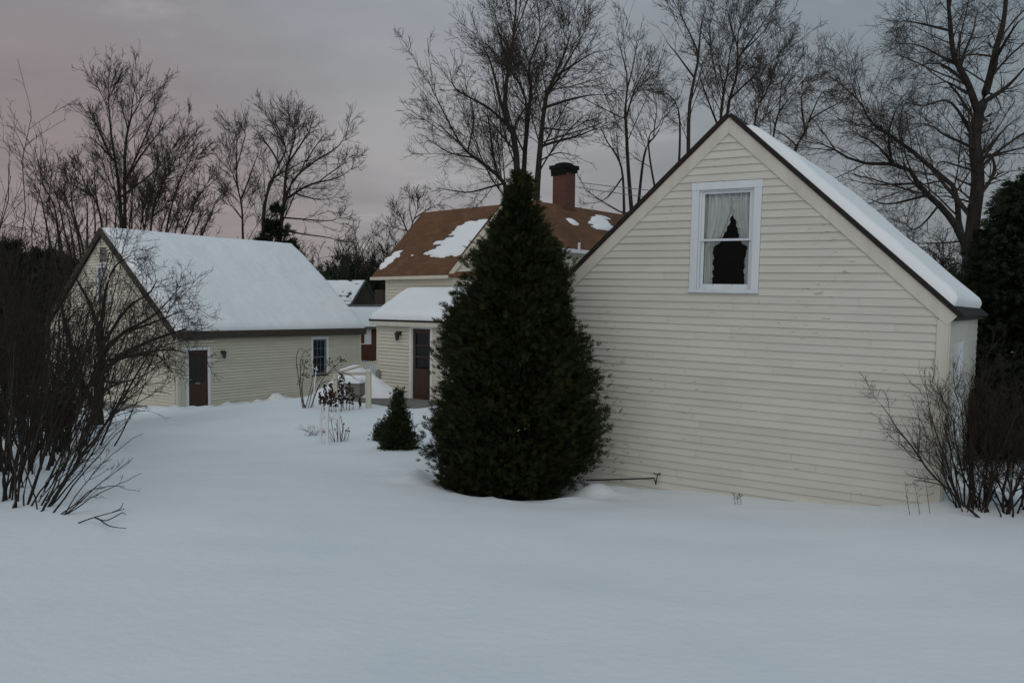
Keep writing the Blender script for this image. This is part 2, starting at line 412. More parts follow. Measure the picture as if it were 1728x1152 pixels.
def axis(lo, hi, c0, c1, step, grow=1.13):
    a = list(np.arange(c0, c1+1e-6, step))
    s = step; v = c1
    while v < hi: s *= grow; v += s; a.append(min(v, hi))
    s = step; v = c0
    while v > lo: s *= grow; v -= s; a.insert(0, max(v, lo))
    return np.array(a)
def build_ground():
    xs = axis(-700, 700, -13, 10, 0.13); ys = axis(-60, 900, 3, 34, 0.13)
    X, Y = np.meshgrid(xs, ys); Z = ground_z(X, Y)
    V = np.stack([X, Y, Z], -1).reshape(-1, 3)
    nx = len(xs); ny = len(ys)
    i = (np.arange(ny-1)[:, None]*nx+np.arange(nx-1)[None]).ravel()
    o = np_obj('snow_ground', V, np.stack([i, i+1, i+nx+1, i+nx], 1), M['snow'])
    struct(o)
build_ground()

# ------------------------------------------------------------------ clapboards and buildings
def courses(poly, t0, exposure):
    """horizontal slices of a convex polygon of (s,t): yields (ta, tb, sa0, sa1, sb0, sb1)"""
    ts = [p[1] for p in poly]; tmax = max(ts)
    def span(t):
        xs = []
        for k in range(len(poly)):
            (x1, y1), (x2, y2) = poly[k], poly[(k+1) % len(poly)]
            if (y1-t)*(y2-t) <= 0 and abs(y1-y2) > 1e-9: xs.append(x1+(x2-x1)*(t-y1)/(y2-y1))
            elif abs(y1-t) < 1e-9 and abs(y2-t) < 1e-9: xs += [x1, x2]
        return (min(xs), max(xs)) if xs else None
    br = sorted(set([p[1] for p in poly]))
    t = t0
    while t < tmax-1e-3:
        tb = min(t+exposure, tmax-1e-4)
        a = span(t+1e-5); b = span(tb-1e-5)
        if a and b: yield t, tb, a[0], a[1], b[0], b[1]
        t += exposure
def clapboard(name, mat, poly, place, parent, exposure=0.108, holes=(), thick=0.016, seed=0, joints=True):
    """overlapping boards over a convex wall polygon; place(s,t,off) -> local point"""
    rnd = random.Random(seed); mb = MB(); t0 = min(p[1] for p in poly)
    for ta, tb, a0, a1, b0, b1 in courses(poly, t0, exposure):
        # cut out holes
        segs = [(a0, a1, b0, b1)]
        for (h0, h1, v0, v1) in holes:
            for (u, w) in ((ta, v0), (v1, tb)):
                if ta < w-0.004 and u < tb-0.004 and w-u > 0.004 and ta <= u+1e-6 and w <= tb+1e-6:
                    f = (tb-u)/(tb-ta); th = 0.004+(thick-0.004)*f
                    mb.quad(place(h0, u, th), place(h1, u, th), place(h1, w, 0.005), place(h0, w, 0.005)); mb.quad(place(h0, u, 0), place(h1, u, 0), place(h1, u, th), place(h0, u, th))
                    mb.quad(place(h0, u, 0.0012), place(h1, u, 0.0012), place(h1, w, 0.0012), place(h0, w, 0.0012))
        for (h0, h1, v0, v1) in holes:
            if tb <= v0+1e-4 or ta >= v1-1e-4: continue
            ns = []
            for (p0, p1, q0, q1) in segs:
                if p1 <= h0 or p0 >= h1: ns.append((p0, p1, q0, q1)); continue
                if p0 < h0: ns.append((p0, h0, q0, h0))
                if p1 > h1: ns.append((h1, p1, h1, q1))
            segs = ns
        for (p0, p1, q0, q1) in segs:
            cuts = []
            if joints:
                c = p0+rnd.uniform(0.8, 3.5)
                while c < min(p1, q1)-0.3:
                    if c > max(p0, q0)+0.2: cuts.append(c)
                    c += rnd.uniform(1.6, 3.8)
            e = [None]+cuts+[None]
            for k in range(len(e)-1):
                g = 0.0015
                u0 = p0 if e[k] is None else e[k]+g; w0 = q0 if e[k] is None else e[k]+g
                u1 = p1 if e[k+1] is None else e[k+1]-g; w1 = q1 if e[k+1] is None else e[k+1]-g
                j = rnd.uniform(-0.0025, 0.0025); j2 = rnd.uniform(-0.0025, 0.0025); th = thick+rnd.uniform(-0.003, 0.003)
                nseg = 1
                for q in range(nseg):
                    f0 = q/nseg; f1 = (q+1)/nseg
                    ja = j+(j2-j)*f0; jb = j+(j2-j)*f1
                    A = place(u0+(u1-u0)*f0, ta+ja, th); B = place(u0+(u1-u0)*f1, ta+jb, th)
                    C = place(w0+(w1-w0)*f1, tb+0.004, 0.004); D = place(w0+(w1-w0)*f0, tb+0.004, 0.004)
                    A0 = place(u0+(u1-u0)*f0, ta+ja, 0.0); B0 = place(u0+(u1-u0)*f1, ta+jb, 0.0)
                    mb.quad(A, B, C, D); mb.quad(A0, B0, B, A)
            # sheathing behind
            mb.quad(place(p0, ta, 0.0012), place(p1, ta, 0.0012), place(q1, tb, 0.0012), place(q0, tb, 0.0012))
    return mb.build(name, mat, parent)

def slab_on(mb, o, ex, ey, n, w0, w1, l0, l1, th, uv=True):
    """roof slab in the frame o + ex*a + ey*b, thickness th along n"""
    o, ex, ey, n = Vector(o), Vector(ex), Vector(ey), Vector(n)
    P = [o+ex*w0+ey*l0, o+ex*w1+ey*l0, o+ex*w1+ey*l1, o+ex*w0+ey*l1]; Q = [p+n*th for p in P]
    mb.quad(*Q, uv=[(w0, l0), (w1, l0), (w1, l1), (w0, l1)])
    mb.quad(P[3], P[2], P[1], P[0], uv=[(0, 0), (0.1, 0), (0.1, 0.1), (0, 0.1)])
    for k in range(4):
        j = (k+1) % 4
        mb.quad(P[k], P[j], Q[j], Q[k], uv=[(0, 0), (0.2, 0), (0.2, 0.02), (0, 0.02)])

def snow_sheet(name, o, ex, ey, n, W, Lh, thick, parent, seed=0, na=80, nb=60, mask=None, rim=0.18, lift=0.0, round0=True, sag=0.0):
    """snow lying on a sloping plane: rounded rim, uneven depth, optional mask(a,b)->0..1"""
    o, ex, ey, n = (np.array(q, float) for q in (o, ex, ey, n))
    a = np.linspace(0, W, na+1); b = np.linspace(0, Lh, nb+1); A, B = np.meshgrid(a, b)
    ed = np.minimum(np.minimum(A, W-A), np.minimum(B, Lh-B))
    edge = np.sqrt(np.clip(1-(1-np.clip(ed/rim, 0, 1))**2, 0, 1))
    T = thick*(1+0.45*hash_noise(A, B, 0.4, seed)+0.16*hash_noise(A, B, 1.5, seed+1)+0.10*hash_noise(A, B, 6, seed+2))*np.clip(0.55+B/(0.35*Lh), 0, 1)
    if mask is not None:
        mk = mask(A, B); T = T*np.sqrt(np.clip(mk, 0, 1)); keepv = (mk > 0)
    else: keepv = np.ones_like(A, bool)
    wob = 0.05*hash_noise(A, B, 1.3, seed+3)
    H = T*edge+lift
    if mask is None:
        A2 = A+np.where(ed <= 0, 0, 0); 
    P = o+A[..., None]*ex+(B+wob*(B < 0.3))[..., None]*ey+H[..., None]*n
    V = P.reshape(-1, 3); nx = na+1
    i = (np.arange(nb)[:, None]*nx+np.arange(na)[None]).ravel()
    Fq = np.stack([i, i+1, i+nx+1, i+nx], 1)
    k = keepv.ravel(); Fq = Fq[k[Fq].any(1)]
    return np_obj(name, V, Fq, M['snow'], parent)

def sash_window(parent, place, s0, s1, t0, t1, trim, name='window', frame_mat='white', sash_mat='white', muntins=None, sill=True, depth=0.07, glass_only=False, label=None):
    """window with casing, sashes, glass: opening s0..s1 x t0..t1; place(s,t,off)"""
    def bx(mb, a0, a1, b0, b1, o0, o1):
        P = [place(a0, b0, o1), place(a1, b0, o1), place(a1, b1, o1), place(a0, b1, o1)]
        mb.prism(P, Vector(place(a0, b0, o0))-Vector(place(a0, b0, o1)))
    fr = MB()
    bx(fr, s0-trim, s0, t0, t1, -0.02, 0.030); bx(fr, s1, s1+trim, t0, t1, -0.02, 0.030)
    bx(fr, s0-trim-0.008, s1+trim+0.008, t1, t1+trim, -0.02, 0.034)
    f = fr.build(name, M[frame_mat], parent, bevel=0.004)
    if label: f['label'] = label
    if sill:
        sm = MB(); bx(sm, s0-trim-0.015, s1+trim+0.015, t0-0.055, t0, -0.06, 0.05); sm.build('sill', M[frame_mat], f, bevel=0.005)
    w = 0.042; mid = (t0+t1)/2; sa = MB(); d0 = -depth
    bx(sa, s0, s0+0.03, t0, t1, d0-0.02, -0.005); bx(sa, s1-0.03, s1, t0, t1, d0-0.02, -0.005); bx(sa, s0+0.03, s1-0.03, t1-0.02, t1, d0-0.02, -0.005)
    for (ta, tb, off, bot) in ((mid-0.02, t1-0.02, -0.028, 0.03), (t0, mid+0.018, -0.055, 0.075)):
        bx(sa, s0+0.03, s0+0.03+w, ta, tb, off-0.02, off); bx(sa, s1-0.03-w, s1-0.03, ta, tb, off-0.02, off)
        bx(sa, s0+0.03+w, s1-0.03-w, ta, ta+bot, off-0.02, off+0.002); bx(sa, s0+0.03+w, s1-0.03-w, tb-0.036, tb, off-0.02, off-0.001)
        if muntins:
            nc, nr = muntins; wi = s1-s0-0.06-2*w
            for k in range(1, nc): bx(sa, s0+0.03+w+wi*k/nc-0.006, s0+0.03+w+wi*k/nc+0.006, ta+bot, tb-0.036, off-0.018, off-0.004)
            for k in range(1, nr):
                tt = ta+bot+(tb-0.036-ta-bot)*k/nr; bx(sa, s0+0.03+w, s1-0.03-w, tt-0.006, tt+0.006, off-0.0175, off-0.0045)
    sa.build('sash', M[sash_mat], f, bevel=0.003)
    g = MB()
    g.quad(place(s0+0.06, mid, -0.04), place(s1-0.06, mid, -0.04), place(s1-0.06, t1-0.04, -0.04), place(s0+0.06, t1-0.04, -0.04))
    g.quad(place(s0+0.06, t0+0.05, -0.066), place(s1-0.06, t0+0.05, -0.066), place(s1-0.06, mid, -0.066), place(s0+0.06, mid, -0.066))
    g.build('pane', M['glass'], f)
    return f

def wall_sheet(mb, poly, place, off):
    mb.poly([place(s, t, off) for s, t in poly])

# ---------------------------------------------------------------- the barn on the right
def build_barn():
    c = at(1584, 858, 10.45)
    root = empty('clapboard_barn', c, 'old cream clapboard barn with curtained gable window and snow on its right roof slope', 'barn')
    root.rotation_mode = 'XYZ'
    root.matrix_world = Matrix.Translation(c) @ Matrix.Rotation(math.radians(-32.5), 4, 'Z') @ Matrix.Rotation(math.radians(1.75), 4, 'Y')
    W = 5.79; EV = 2.42; PK = 5.06; D = 5.6; X0 = -W; XM = -2.895; sl = (PK-EV)/(W/2)
    fp = lambda s, t, o: (s, -o, t)                    # front wall: outward is -y
    rp = lambda s, t, o: (o, s, t)                     # right wall: outward +x
    win = (-3.300, -2.498, 2.735, 4.165)
    clapboard('front_wall', M['siding'], [(X0+0.12, -0.492), (-0.12, -0.492), (-0.12, EV+0.1), (XM, PK), (X0+0.12, EV+0.1)], fp, root,
              0.1085, [(win[0]-0.112, win[1]+0.112, win[2]-0.05, win[3]+0.104)], 0.024, 3)
    clapboard('side_wall', M['siding'], [(0.1, 0.05), (D, 0.05), (D, EV), (0.1, EV)], rp, root, 0.1085, [(1.35, 2.15, 0.0, 1.98)], 0.017, 4)
    b = MB()                                           # far walls, plain boards, and the dark inside lining
    b.quad((X0, 0.02, 0), (X0, D, 0), (X0, D, EV), (X0, 0.02, EV)); b.poly([(X0, D, 0), (0, D, 0), (0, D, EV), (XM, D, PK), (X0, D, EV)])
    b.build('back_wall', M['siding'], root)
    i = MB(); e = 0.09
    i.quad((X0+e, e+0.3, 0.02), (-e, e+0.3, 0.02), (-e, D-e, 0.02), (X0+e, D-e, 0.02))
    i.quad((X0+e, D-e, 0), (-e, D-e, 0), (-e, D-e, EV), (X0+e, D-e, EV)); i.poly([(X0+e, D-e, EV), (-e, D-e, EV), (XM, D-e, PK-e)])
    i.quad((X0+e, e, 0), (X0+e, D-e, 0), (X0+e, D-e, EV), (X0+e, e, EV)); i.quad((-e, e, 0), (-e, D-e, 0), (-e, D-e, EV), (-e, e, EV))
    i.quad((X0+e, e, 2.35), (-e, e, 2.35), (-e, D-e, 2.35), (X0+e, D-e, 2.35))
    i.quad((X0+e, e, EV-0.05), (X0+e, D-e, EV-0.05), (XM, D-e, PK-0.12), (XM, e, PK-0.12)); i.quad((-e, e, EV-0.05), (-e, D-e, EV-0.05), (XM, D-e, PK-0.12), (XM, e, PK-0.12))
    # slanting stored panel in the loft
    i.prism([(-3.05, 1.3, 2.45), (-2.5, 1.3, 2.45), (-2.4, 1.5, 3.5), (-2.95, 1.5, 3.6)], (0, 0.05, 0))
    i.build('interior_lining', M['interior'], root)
    fb = MB(); fb.box(X0, 0, 0.01, D, -0.8, 0.045); fb.build('foundation', M['dark_base'], root)
    for x0, x1 in ((-0.125, 0.012), (X0-0.012, X0+0.125)):
        m = MB(); m.box(x0, x1, -0.030, 0.0, -0.6, EV-0.02); 
        if x1 > 0: m.box(0.0, 0.030, 0.0025, 0.11, -0.25, EV-0.03)
        m.build('corner_board', M['trim'], root, bevel=0.004)
    # rakes
    th = math.atan(sl); cs, sn = math.cos(th), math.sin(th); ov = 0.11
    for sg in (1, -1):
        rb = MB(); L = (W/2+0.10)/cs; dx, dz = sg*cs, -sn; nx, nz = sg*sn, cs
        p0 = Vector((XM, -0.036, PK+0.115)); 
        def pt(l, h): return Vector((XM+dx*l, -0.036, PK+0.115-sn*l)) + Vector((nx, 0, nz))*h
        hw = 0.165
        # inner corner meets on the centre line
        rb.prism([pt(0, 0), pt(L, 0), pt(L, -hw), (XM, -0.036, PK+0.115-hw/cs)], (0, 0.055, 0))
        rb.build('rake_board', M['trim'], root, bevel=0.004)
        rd = MB(); rd.prism([pt(-0.0, 0.002), pt(L+0.02, 0.002), pt(L+0.02, 0.012), (XM, -0.036, PK+0.115+0.012/cs)], (0, -0.010, 0)); rd.build('drip_edge', M['red_drip'], root)
        ro = MB(); slab_on(ro, (XM, -0.075, PK+0.132), (0, 1, 0), (dx, 0, dz), (nx, 0, nz), 0, D+0.2, 0, L+0.06, 0.05)
        ro.build('roof', M['dark_roof'], root)
    # soffit/fascia on the right eave
    fa = MB(); fa.box(0.04, 0.10, 0.02, D+0.1, EV-0.04, EV+0.05); fa.build('eave_board', M['fascia_brown'], root)
    dx, dz, nx, nz = cs, -sn, sn, cs
    L = (W/2+0.1)/cs
    o = Vector((XM, 0.015, PK+0.13))+Vector((nx, 0, nz))*0.053+Vector((dx, 0, dz))*0.26
    snow_sheet('roof_snow', o, (0, 1, 0), (dx, 0, dz), (nx, 0, nz), 5.2, L-0.37, 0.125, root, 21, 110, 130, rim=0.17)
    # window
    wf = sash_window(root, fp, *win, 0.108, 'window')
    # side door trim seen on the right wall
    dm = MB()
    for a0, a1, b0, b1 in ((1.35, 1.45, 0, 1.98), (2.05, 2.15, 0, 1.98), (1.35, 2.15, 1.98, 2.08)):
        dm.box(0.004, 0.036, a0, a1, b0, b1)
    d = dm.build('side_door', M['white'], root); dd = MB(); dd.box(0.003, 0.018, 1.45, 2.05, 0, 1.98); dd.build('door_leaf', M['white_clean'], d)
    return root
barn = build_barn()
BM = Matrix.Translation(at(1584, 858, 10.45)) @ Matrix.Rotation(math.radians(-32.5), 4, 'Z') @ Matrix.Rotation(math.radians(1.75), 4, 'Y')

def build_curtains():
    s0, s1, t0, t1 = -3.255, -2.545, 2.78, 4.13; mid = (s0+s1)/2+0.06
    for side in (-1, 1):
        # inner edge (as distance from its own jamb) by height
        H = [t1, 4.02, 3.94, 3.81, 3.66, 3.54, 3.44, 3.40, 3.34, 3.20, 3.0, t0]
        if side < 0: E = [0.42, 0.43, 0.43, 0.405, 0.36, 0.30, 0.245, 0.235, 0.135, 0.15, 0.155, 0.15]
        else: E = [0.31, 0.31, 0.30, 0.27, 0.215, 0.185, 0.15, 0.135, 0.055, 0.085, 0.10, 0.075]
        nr, nc = 90, 46; V = []; T = np.linspace(t1, t0, nr)
        ed = np.interp(-T, [-h for h in H], E)
        rnd = np.random.default_rng(5+side)
        for k in range(nr):
            ruff = 0.008*math.sin(T[k]*58+2.2*math.sin(T[k]*9)+side)+0.004*math.sin(T[k]*131+3*math.sin(T[k]*5))
            for j in range(nc):
                f = j/(nc-1); w = ed[k]+ruff*f**6
                pleat = 0.030*math.sin(f*27+1.3*math.sin(T[k]*2)+side)+0.008*math.sin(f*71+T[k])
                tight = 1.0 if T[k] > 3.42 else 0.8
                x = s0+w*f if side < 0 else s1-w*f
                V.append((x, 0.115+pleat*tight-0.018*f**4*(1 if T[k] > 3.4 else 0.3)+0.012*math.sin(T[k]*48)*f**8-0.004*side, T[k]))
        V = np.array(V); i = (np.arange(nr-1)[:, None]*nc+np.arange(nc-1)[None]).ravel()
        V = np.array([tuple(BM @ Vector(v)) for v in V])
        org = BM @ Vector((s0 if side < 0 else s1, 0.115, t0))
        o = np_obj('window_curtain', V-np.array(org), np.stack([i, i+1, i+nc+1, i+nc], 1), M['curtain']); o.location = org
        tag(o, 'wider white ruffled curtain tied back on the left of the barn window' if side < 0 else 'narrower white ruffled curtain tied back on the right of the barn window', 'curtain', 'curtains in the barn window')
build_curtains()

# ---------------------------------------------------------------- the garage on the left
GM = Matrix.Translation(Vector(at(301, 693, 28.0))) @ Matrix.Rotation(math.radians(54.3), 4, 'Z')
def wall_lamp(parent, loc, out, name='wall_lamp'):
    """small black coach lamp: plate, arm, hood, glass cage"""
    x, y, z = loc; ox, oy = out
    m = MB(); m.box(x-0.04, x+0.04, y-0.04, y+0.04, z-0.06, z+0.06); m.tube([(x, y, z), (x+ox*0.08, y+oy*0.08, z+0.05), (x+ox*0.14, y+oy*0.14, z+0.03)], 0.014)
    c = (x+ox*0.14, y+oy*0.14, z-0.16)
    m.lathe([(0.02, 0.24), (0.03, 0.21), (0.095, 0.17), (0.10, 0.155), (0.05, 0.15)][::-1], c, 8)
    m.lathe([(0.02, -0.06), (0.05, -0.02), (0.055, 0.0), (0.075, 0.15)], c, 8)
    return m.build(name, M['black_metal'], parent)
def build_garage():
    c = at(301, 693, 28.0)
    root = empty('garage', c, 'cream garage with deep snow over its whole roof and a brown side door', 'garage')
    root.matrix_world = GM
    Lx, W, EV, PK = 8.43, 9.15, 2.60, 6.30; YM = W/2; sl = (PK-EV)/YM
    fp = lambda s, t, o: (s, -o, t)
    gp_ = lambda s, t, o: (-o, s, t)        # gable end facing -x
    door = (0.39, 1.14, 0, 2.03); win = (5.86, 6.58, 0.86, 2.28)
    clapboard('front_wall', M['siding_clean'], [(0.1, 0.06), (Lx-0.1, 0.06), (Lx-0.1, EV), (0.1, EV)], fp, root, 0.105,
              [(door[0]-0.1, door[1]+0.1, -1, door[3]+0.1), (win[0]-0.09, win[1]+0.09, win[2]-0.05, win[3]+0.09)], 0.055, 11, False)
    gw = (4.35, 5.05, 3.75, 4.98); gv = (4.38, 4.86, 5.22, 5.72)
    clapboard('gable_wall', M['siding_clean'], [(0.1, 0.06), (W-0.1, 0.06), (W-0.1, EV), (YM, PK-0.05), (0.1, EV)], gp_, root, 0.105,
              [(gw[0]-0.09, gw[1]+0.09, gw[2]-0.05, gw[3]+0.09), gv], 0.055, 12, False)
    b = MB(); b.quad((Lx, 0, 0), (Lx, W, 0), (Lx, W, EV), (Lx, 0, EV)); b.poly([(Lx, 0, EV), (Lx, W, EV), (Lx, YM, PK)]); b.quad((0, W, 0), (Lx, W, 0), (Lx, W, EV), (0, W, EV))
    b.build('back_wall', M['siding_clean'], root)
    i = MB(); e = 0.1; i.quad((e, e+0.1, 0.1), (Lx-e, e+0.1, 0.1), (Lx-e, W-e, 0.1), (e, W-e, 0.1)); i.quad((e, 0.35, 0), (Lx-e, 0.35, 0), (Lx-e, 0.35, EV), (e, 0.35, EV)); i.quad((0.35, 0.1, EV), (0.35, W-.1, EV), (0.35, YM+0.4, PK-0.3), (0.35, YM-0.4, PK-0.3))
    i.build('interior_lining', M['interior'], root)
    f = MB(); f.box(-0.01, Lx+0.01, -0.012, W, -0.7, 0.055); f.build('foundation', M['concrete'], root)
    for x0, x1, y0, y1 in ((-0.024, 0.1, -0.026, 0.0), (-0.026, 0.0, 0.003, 0.1), (Lx-0.1, Lx+0.024, -0.026, 0.0), (-0.026, 0.0, W-0.1, W+0.02)):
        m = MB(); m.box(x0, x1, y0, y1, 0.06, EV-0.005); m.build('corner_board', M['trim_clean'], root)
    th = math.atan(sl); cs, sn = math.cos(th), math.sin(th); L = (YM+0.16)/cs
    for sg in (1, -1):                       # sg=1: slope towards the camera (falls to y=0)
        dy, dz = -sg*cs, -sn; ny, nz = -sg*sn, cs
        ro = MB(); slab_on(ro, (-0.16, YM, PK+0.06), (1, 0, 0), (0, dy, dz), (0, ny, nz), 0, Lx+0.32, 0, L, 0.06); ro.build('roof', M['dark_roof'], root)
        for xx in (-0.185, Lx+0.13):
            rk = MB()
            def pt(l, h): return Vector((xx, YM+dy*l+ny*h, PK+0.06+dz*l+nz*h))
            rk.prism([pt(0, 0.075), pt(L, 0.075), pt(L, -0.13), (xx, YM, PK+0.06-0.13/cs)], (0.05, 0, 0)); rk.build('rake_board', M['fascia_brown'], root)
    fa = MB(); fa.box(-0.13, Lx+0.125, -0.245, -0.20, EV-0.17, EV+0.09); fa.build('fascia', M['fascia_brown'], root)
    so_ = MB(); so_.box(0.0, Lx, -0.199, -0.002, EV+0.002, EV+0.03); so_.build('soffit', M['trim_clean'], root)
    dy, dz, ny, nz = -cs, -sn, -sn, cs
    o = Vector((-0.12, YM, PK+0.06))+Vector((0, ny, nz))*0.063-Vector((0, dy, dz))*0.02
    snow_sheet('roof_snow', o, (1, 0, 0), (0, dy, dz), (0, ny, nz), Lx+0.26, L+0.01, 0.25, root, 31, 100, 80, rim=0.30)
    o2 = Vector((-0.12, YM, PK+0.06))+Vector((0, sn, nz))*0.063
    snow_sheet('roof_snow', o2, (1, 0, 0), (0, cs, -sn), (0, sn, nz), Lx+0.26, L, 0.22, root, 33, 50, 40, rim=0.30)
    # door
    t = MB()
    for a0, a1, b0, b1 in ((door[0]-0.1, door[0], -0.3, door[3]), (door[1], door[1]+0.1, -0.3, door[3]), (door[0]-0.1, door[1]+0.1, door[3], door[3]+0.1)): t.box(a0, a1, -0.03, 0.0, b0, b1)
    d = t.build('door', M['white_clean'], root)
    l = MB(); l.box(door[0], door[1], 0.03, 0.07, 0.0, 0.92); l.box(door[0], door[1], 0.03, 0.068, 1.9, 2.03); l.box(door[0], door[0]+0.10, 0.031, 0.0695, 0.92, 1.9); l.box(door[1]-0.10, door[1], 0.031, 0.0695, 0.92, 1.9)
    l.build('door_leaf', M['door_brown'], d)
    p = MB(); p.box(door[0]+0.10, door[1]-0.10, 0.045, 0.066, 0.92, 1.9); p.build('door_panel', M['door_dark'], d)
    kn = MB(); kn.lathe([(0.02, 0), (0.035, 0.02), (0.02, 0.05)], (door[0]+0.09, 0.0, 1.0), 8); kn.build('door_knob', M['grey_sash'], d); ml = MB(); ml.box(door[0]+0.29, door[0]+0.47, 0.018, 0.029, 0.86, 0.91); ml.build('mail_slot', M['grey_sash'], d)
    ds = MB(); ds.box(door[0]-0.25, door[1]+0.22, -0.13, 0.0, door[3]+0.27, door[3]+0.33); ds.build('door_hood', M['trim_clean'], root)
    snow_sheet('hood_snow', (door[0]-0.24, -0.125, door[3]+0.331), (1, 0, 0), (0, 1, 0), (0, 0, 1), 1.2, 0.12, 0.03, root, 41, 20, 6, rim=0.04)
    sash_window(root, fp, *win, 0.09, 'window', 'white_clean', 'grey_sash', (3, 2), sill=False)
    sash_window(root, gp_, *gw, 0.08, 'gable_window', 'white_clean', 'grey_sash', (3, 2))
    v = MB(); 
    for k in range(9): 
        z = gv[2]+0.03+k*(gv[3]-gv[2]-0.04)/9
        v.prism([(-0.035, gv[0], z), (-0.035, gv[1], z), (-0.005, gv[1], z+0.035), (-0.005, gv[0], z+0.035)], (0.004, 0, 0.012))
    vent = v.build('louvre_vent', M['grey_wood'], root)
    vb = MB(); vb.box(0.0, 0.004, gv[0], gv[1], gv[2], gv[3]); vb.build('vent_backing', M['dark_base'], vent)
    wall_lamp(root, (1.70, -0.03, 1.92), (0, -1))
build_garage()

# ---------------------------------------------------------------- the house behind the cedar
HO = Vector((-0.156, 24.26, EZ-2.6))
HM = Matrix.Translation(HO) @ Matrix.Rotation(math.radians(-42.2), 4, 'Z') @ Matrix.Rotation(math.radians(0.8), 4, 'Y')
def build_house():
    root = empty('farmhouse', HO, 'cream farmhouse with brown shingle roofs, brick chimney and a snowy entry porch', 'house')
    root.matrix_world = HM
    fp = lambda y: (lambda s, t, o: (s, y-o, t))
    lp = lambda x: (lambda s, t, o: (x-o, s, t))
    PK = 5.90; EV = 3.86; hw = 2.33
    # main gable (its end faces the camera)
    clapboard('gable_wall', M['siding_clean'], [(-hw+0.02, 0.1), (1.6, 0.1), (1.6, PK-1.6*0.876), (0, PK), (-hw+0.02, EV)], fp(0.0), root, 0.105, [], 0.045, 51, False)
    m = MB(); RL = 9.0
    m.quad((1.6, 0, 0), (1.6, RL, 0), (1.6, RL, 4.45), (1.6, 0, 4.45)); m.poly([(-hw, RL, 0), (1.6, RL, 0), (1.6, RL, 4.45), (0, RL, PK), (-hw, RL, EV)]); m.quad((-hw, 0, 0), (-hw, RL, 0), (-hw, RL, EV), (-hw, 0, EV))
    m.build('main_walls', M['siding_clean'], root)
    # wing to the left: front wall in nearly the same plane
    wx0, wx1, wy = -5.6, -hw, 0.05; RW = 2.16; WPK = 6.08; WE = 3.84
    clapboard('wing_front_wall', M['siding_clean'], [(wx0+0.11, 0.1), (wx1, 0.1), (wx1, WE), (wx0+0.11, WE)], fp(wy), root, 0.105, [], 0.045, 52, False)
    clapboard('wing_end_wall', M['siding_clean'], [(wy, 0.1), (wy+2*RW, 0.1), (wy+2*RW, WE), (wy+RW, WPK-0.05), (wy, WE)], lp(wx0), root, 0.105, [], 0.045, 53, False)
    m = MB(); m.quad((wx0, wy+2*RW, 0), (0, wy+2*RW, 0), (0, wy+2*RW, WE), (wx0, wy+2*RW, WE)); m.build('wing_back_wall', M['siding_clean'], root)
    cb = MB(); cb.box(wx0-0.02, wx0+0.11, wy-0.026, wy, 0.1, WE); cb.build('corner_board', M['trim_clean'], root)
    # roofs
    sl = (PK-EV)/hw; th = math.atan(sl); cs, sn = math.cos(th), math.sin(th)
    for sg, run in ((-1, hw+0.13), (1, 1.78)):
        dx, dz, nx, nz = sg*cs, -sn, sg*sn, cs
        r = MB(); slab_on(r, (0, -0.10, PK+0.06), (0, 1, 0), (dx, 0, dz), (nx, 0, nz), 0, RL+0.2, 0, run/cs, 0.05); r.build('roof', M['shingle'], root)
        k = MB()
        def pt(l, h): return Vector((dx*l+nx*h, -0.085, PK+0.06+dz*l+nz*h))
        k.prism([pt(0, 0), pt(run/cs, 0), pt(run/cs, -0.17), (0, -0.085, PK+0.06-0.17/cs)], (0, 0.045, 0)); k.build('rake_board', M['trim_clean'], root)
    sw = (WPK-WE)/RW; tw = math.atan(sw); cw, sn2 = math.cos(tw), math.sin(tw); Lw = (RW+0.18)/cw
    for sg in (1, -1):
        dy, dz, ny, nz = -sg*cw, -sn2, -sg*sn2, cw
        r = MB(); slab_on(r, (wx0-0.60, wy+RW, WPK+0.05), (1, 0, 0), (0, dy, dz), (0, ny, nz), 0, 5.6 if sg > 0 else 5.3, 0, Lw, 0.05)
        r.build('wing_roof', M['shingle'], root)
    fa = MB(); fa.box(wx0-0.59, wx1-0.02, wy-0.235, wy-0.19, WE-0.17, WE-0.07); fa.box(wx0-0.59, wx1-0.02, wy-0.19, wy-0.002, WE-0.165, WE-0.14); fa.build('eave_trim', M['trim_clean'], root)
    gt = MB(); gt.box(1.80, 1.90, -0.1, RL, 4.36, 4.46); gt.box(1.82, 1.87, 0.95, 1.0, 4.461, 4.66); gt.build('gutter', M['white_clean'], root)
    # patches of snow left on the wing roof (a: along the ridge from the left end, b: down the slope)
    dy, dz, ny, nz = -cw, -sn2, -sn2, cw
    def mk(A, B):
        n = 0.30*hash_noise(A, B, 2.1, 61)+0.22*hash_noise(A*0.7, B*2.2, 5.0, 62)+0.14*hash_noise(A*.5, B*3, 11.0, 63)
        row = np.floor(B/0.14); jit = np.sin(row*12.9898)*43758.5453; jit = jit-np.floor(jit)-0.5
        le = jit*0.55+np.interp(B, [0.6, 0.8, 1.2, 1.7, 2.3, 2.5], [3.1, 2.8, 2.5, 1.95, 1.95, 2.9])
        b1 = np.minimum((A-le)/0.35, np.minimum((B-0.72)/0.12, (2.5-B)/0.14)).clip(-2, 1)
        b2 = 0.5-np.hypot((A-1.95)/0.5, (B-2.25)/0.13)
        b3 = 0.8-np.hypot((A-0.22-0.42*(2.75-B)*0.6-jit*0.22)/0.24, (B-2.45)/0.62)
        b4 = 0.55-np.hypot((A-1.3)/0.36, (B-2.3)/0.12)
        v = np.maximum.reduce([b1*0.5, b2, b3, b4])*1.05+n*1.5
        return np.clip(v*2.5-0.25, 0, 1)
    o = Vector((wx0-0.60, wy+RW, WPK+0.05))+Vector((0, ny, nz))*0.052
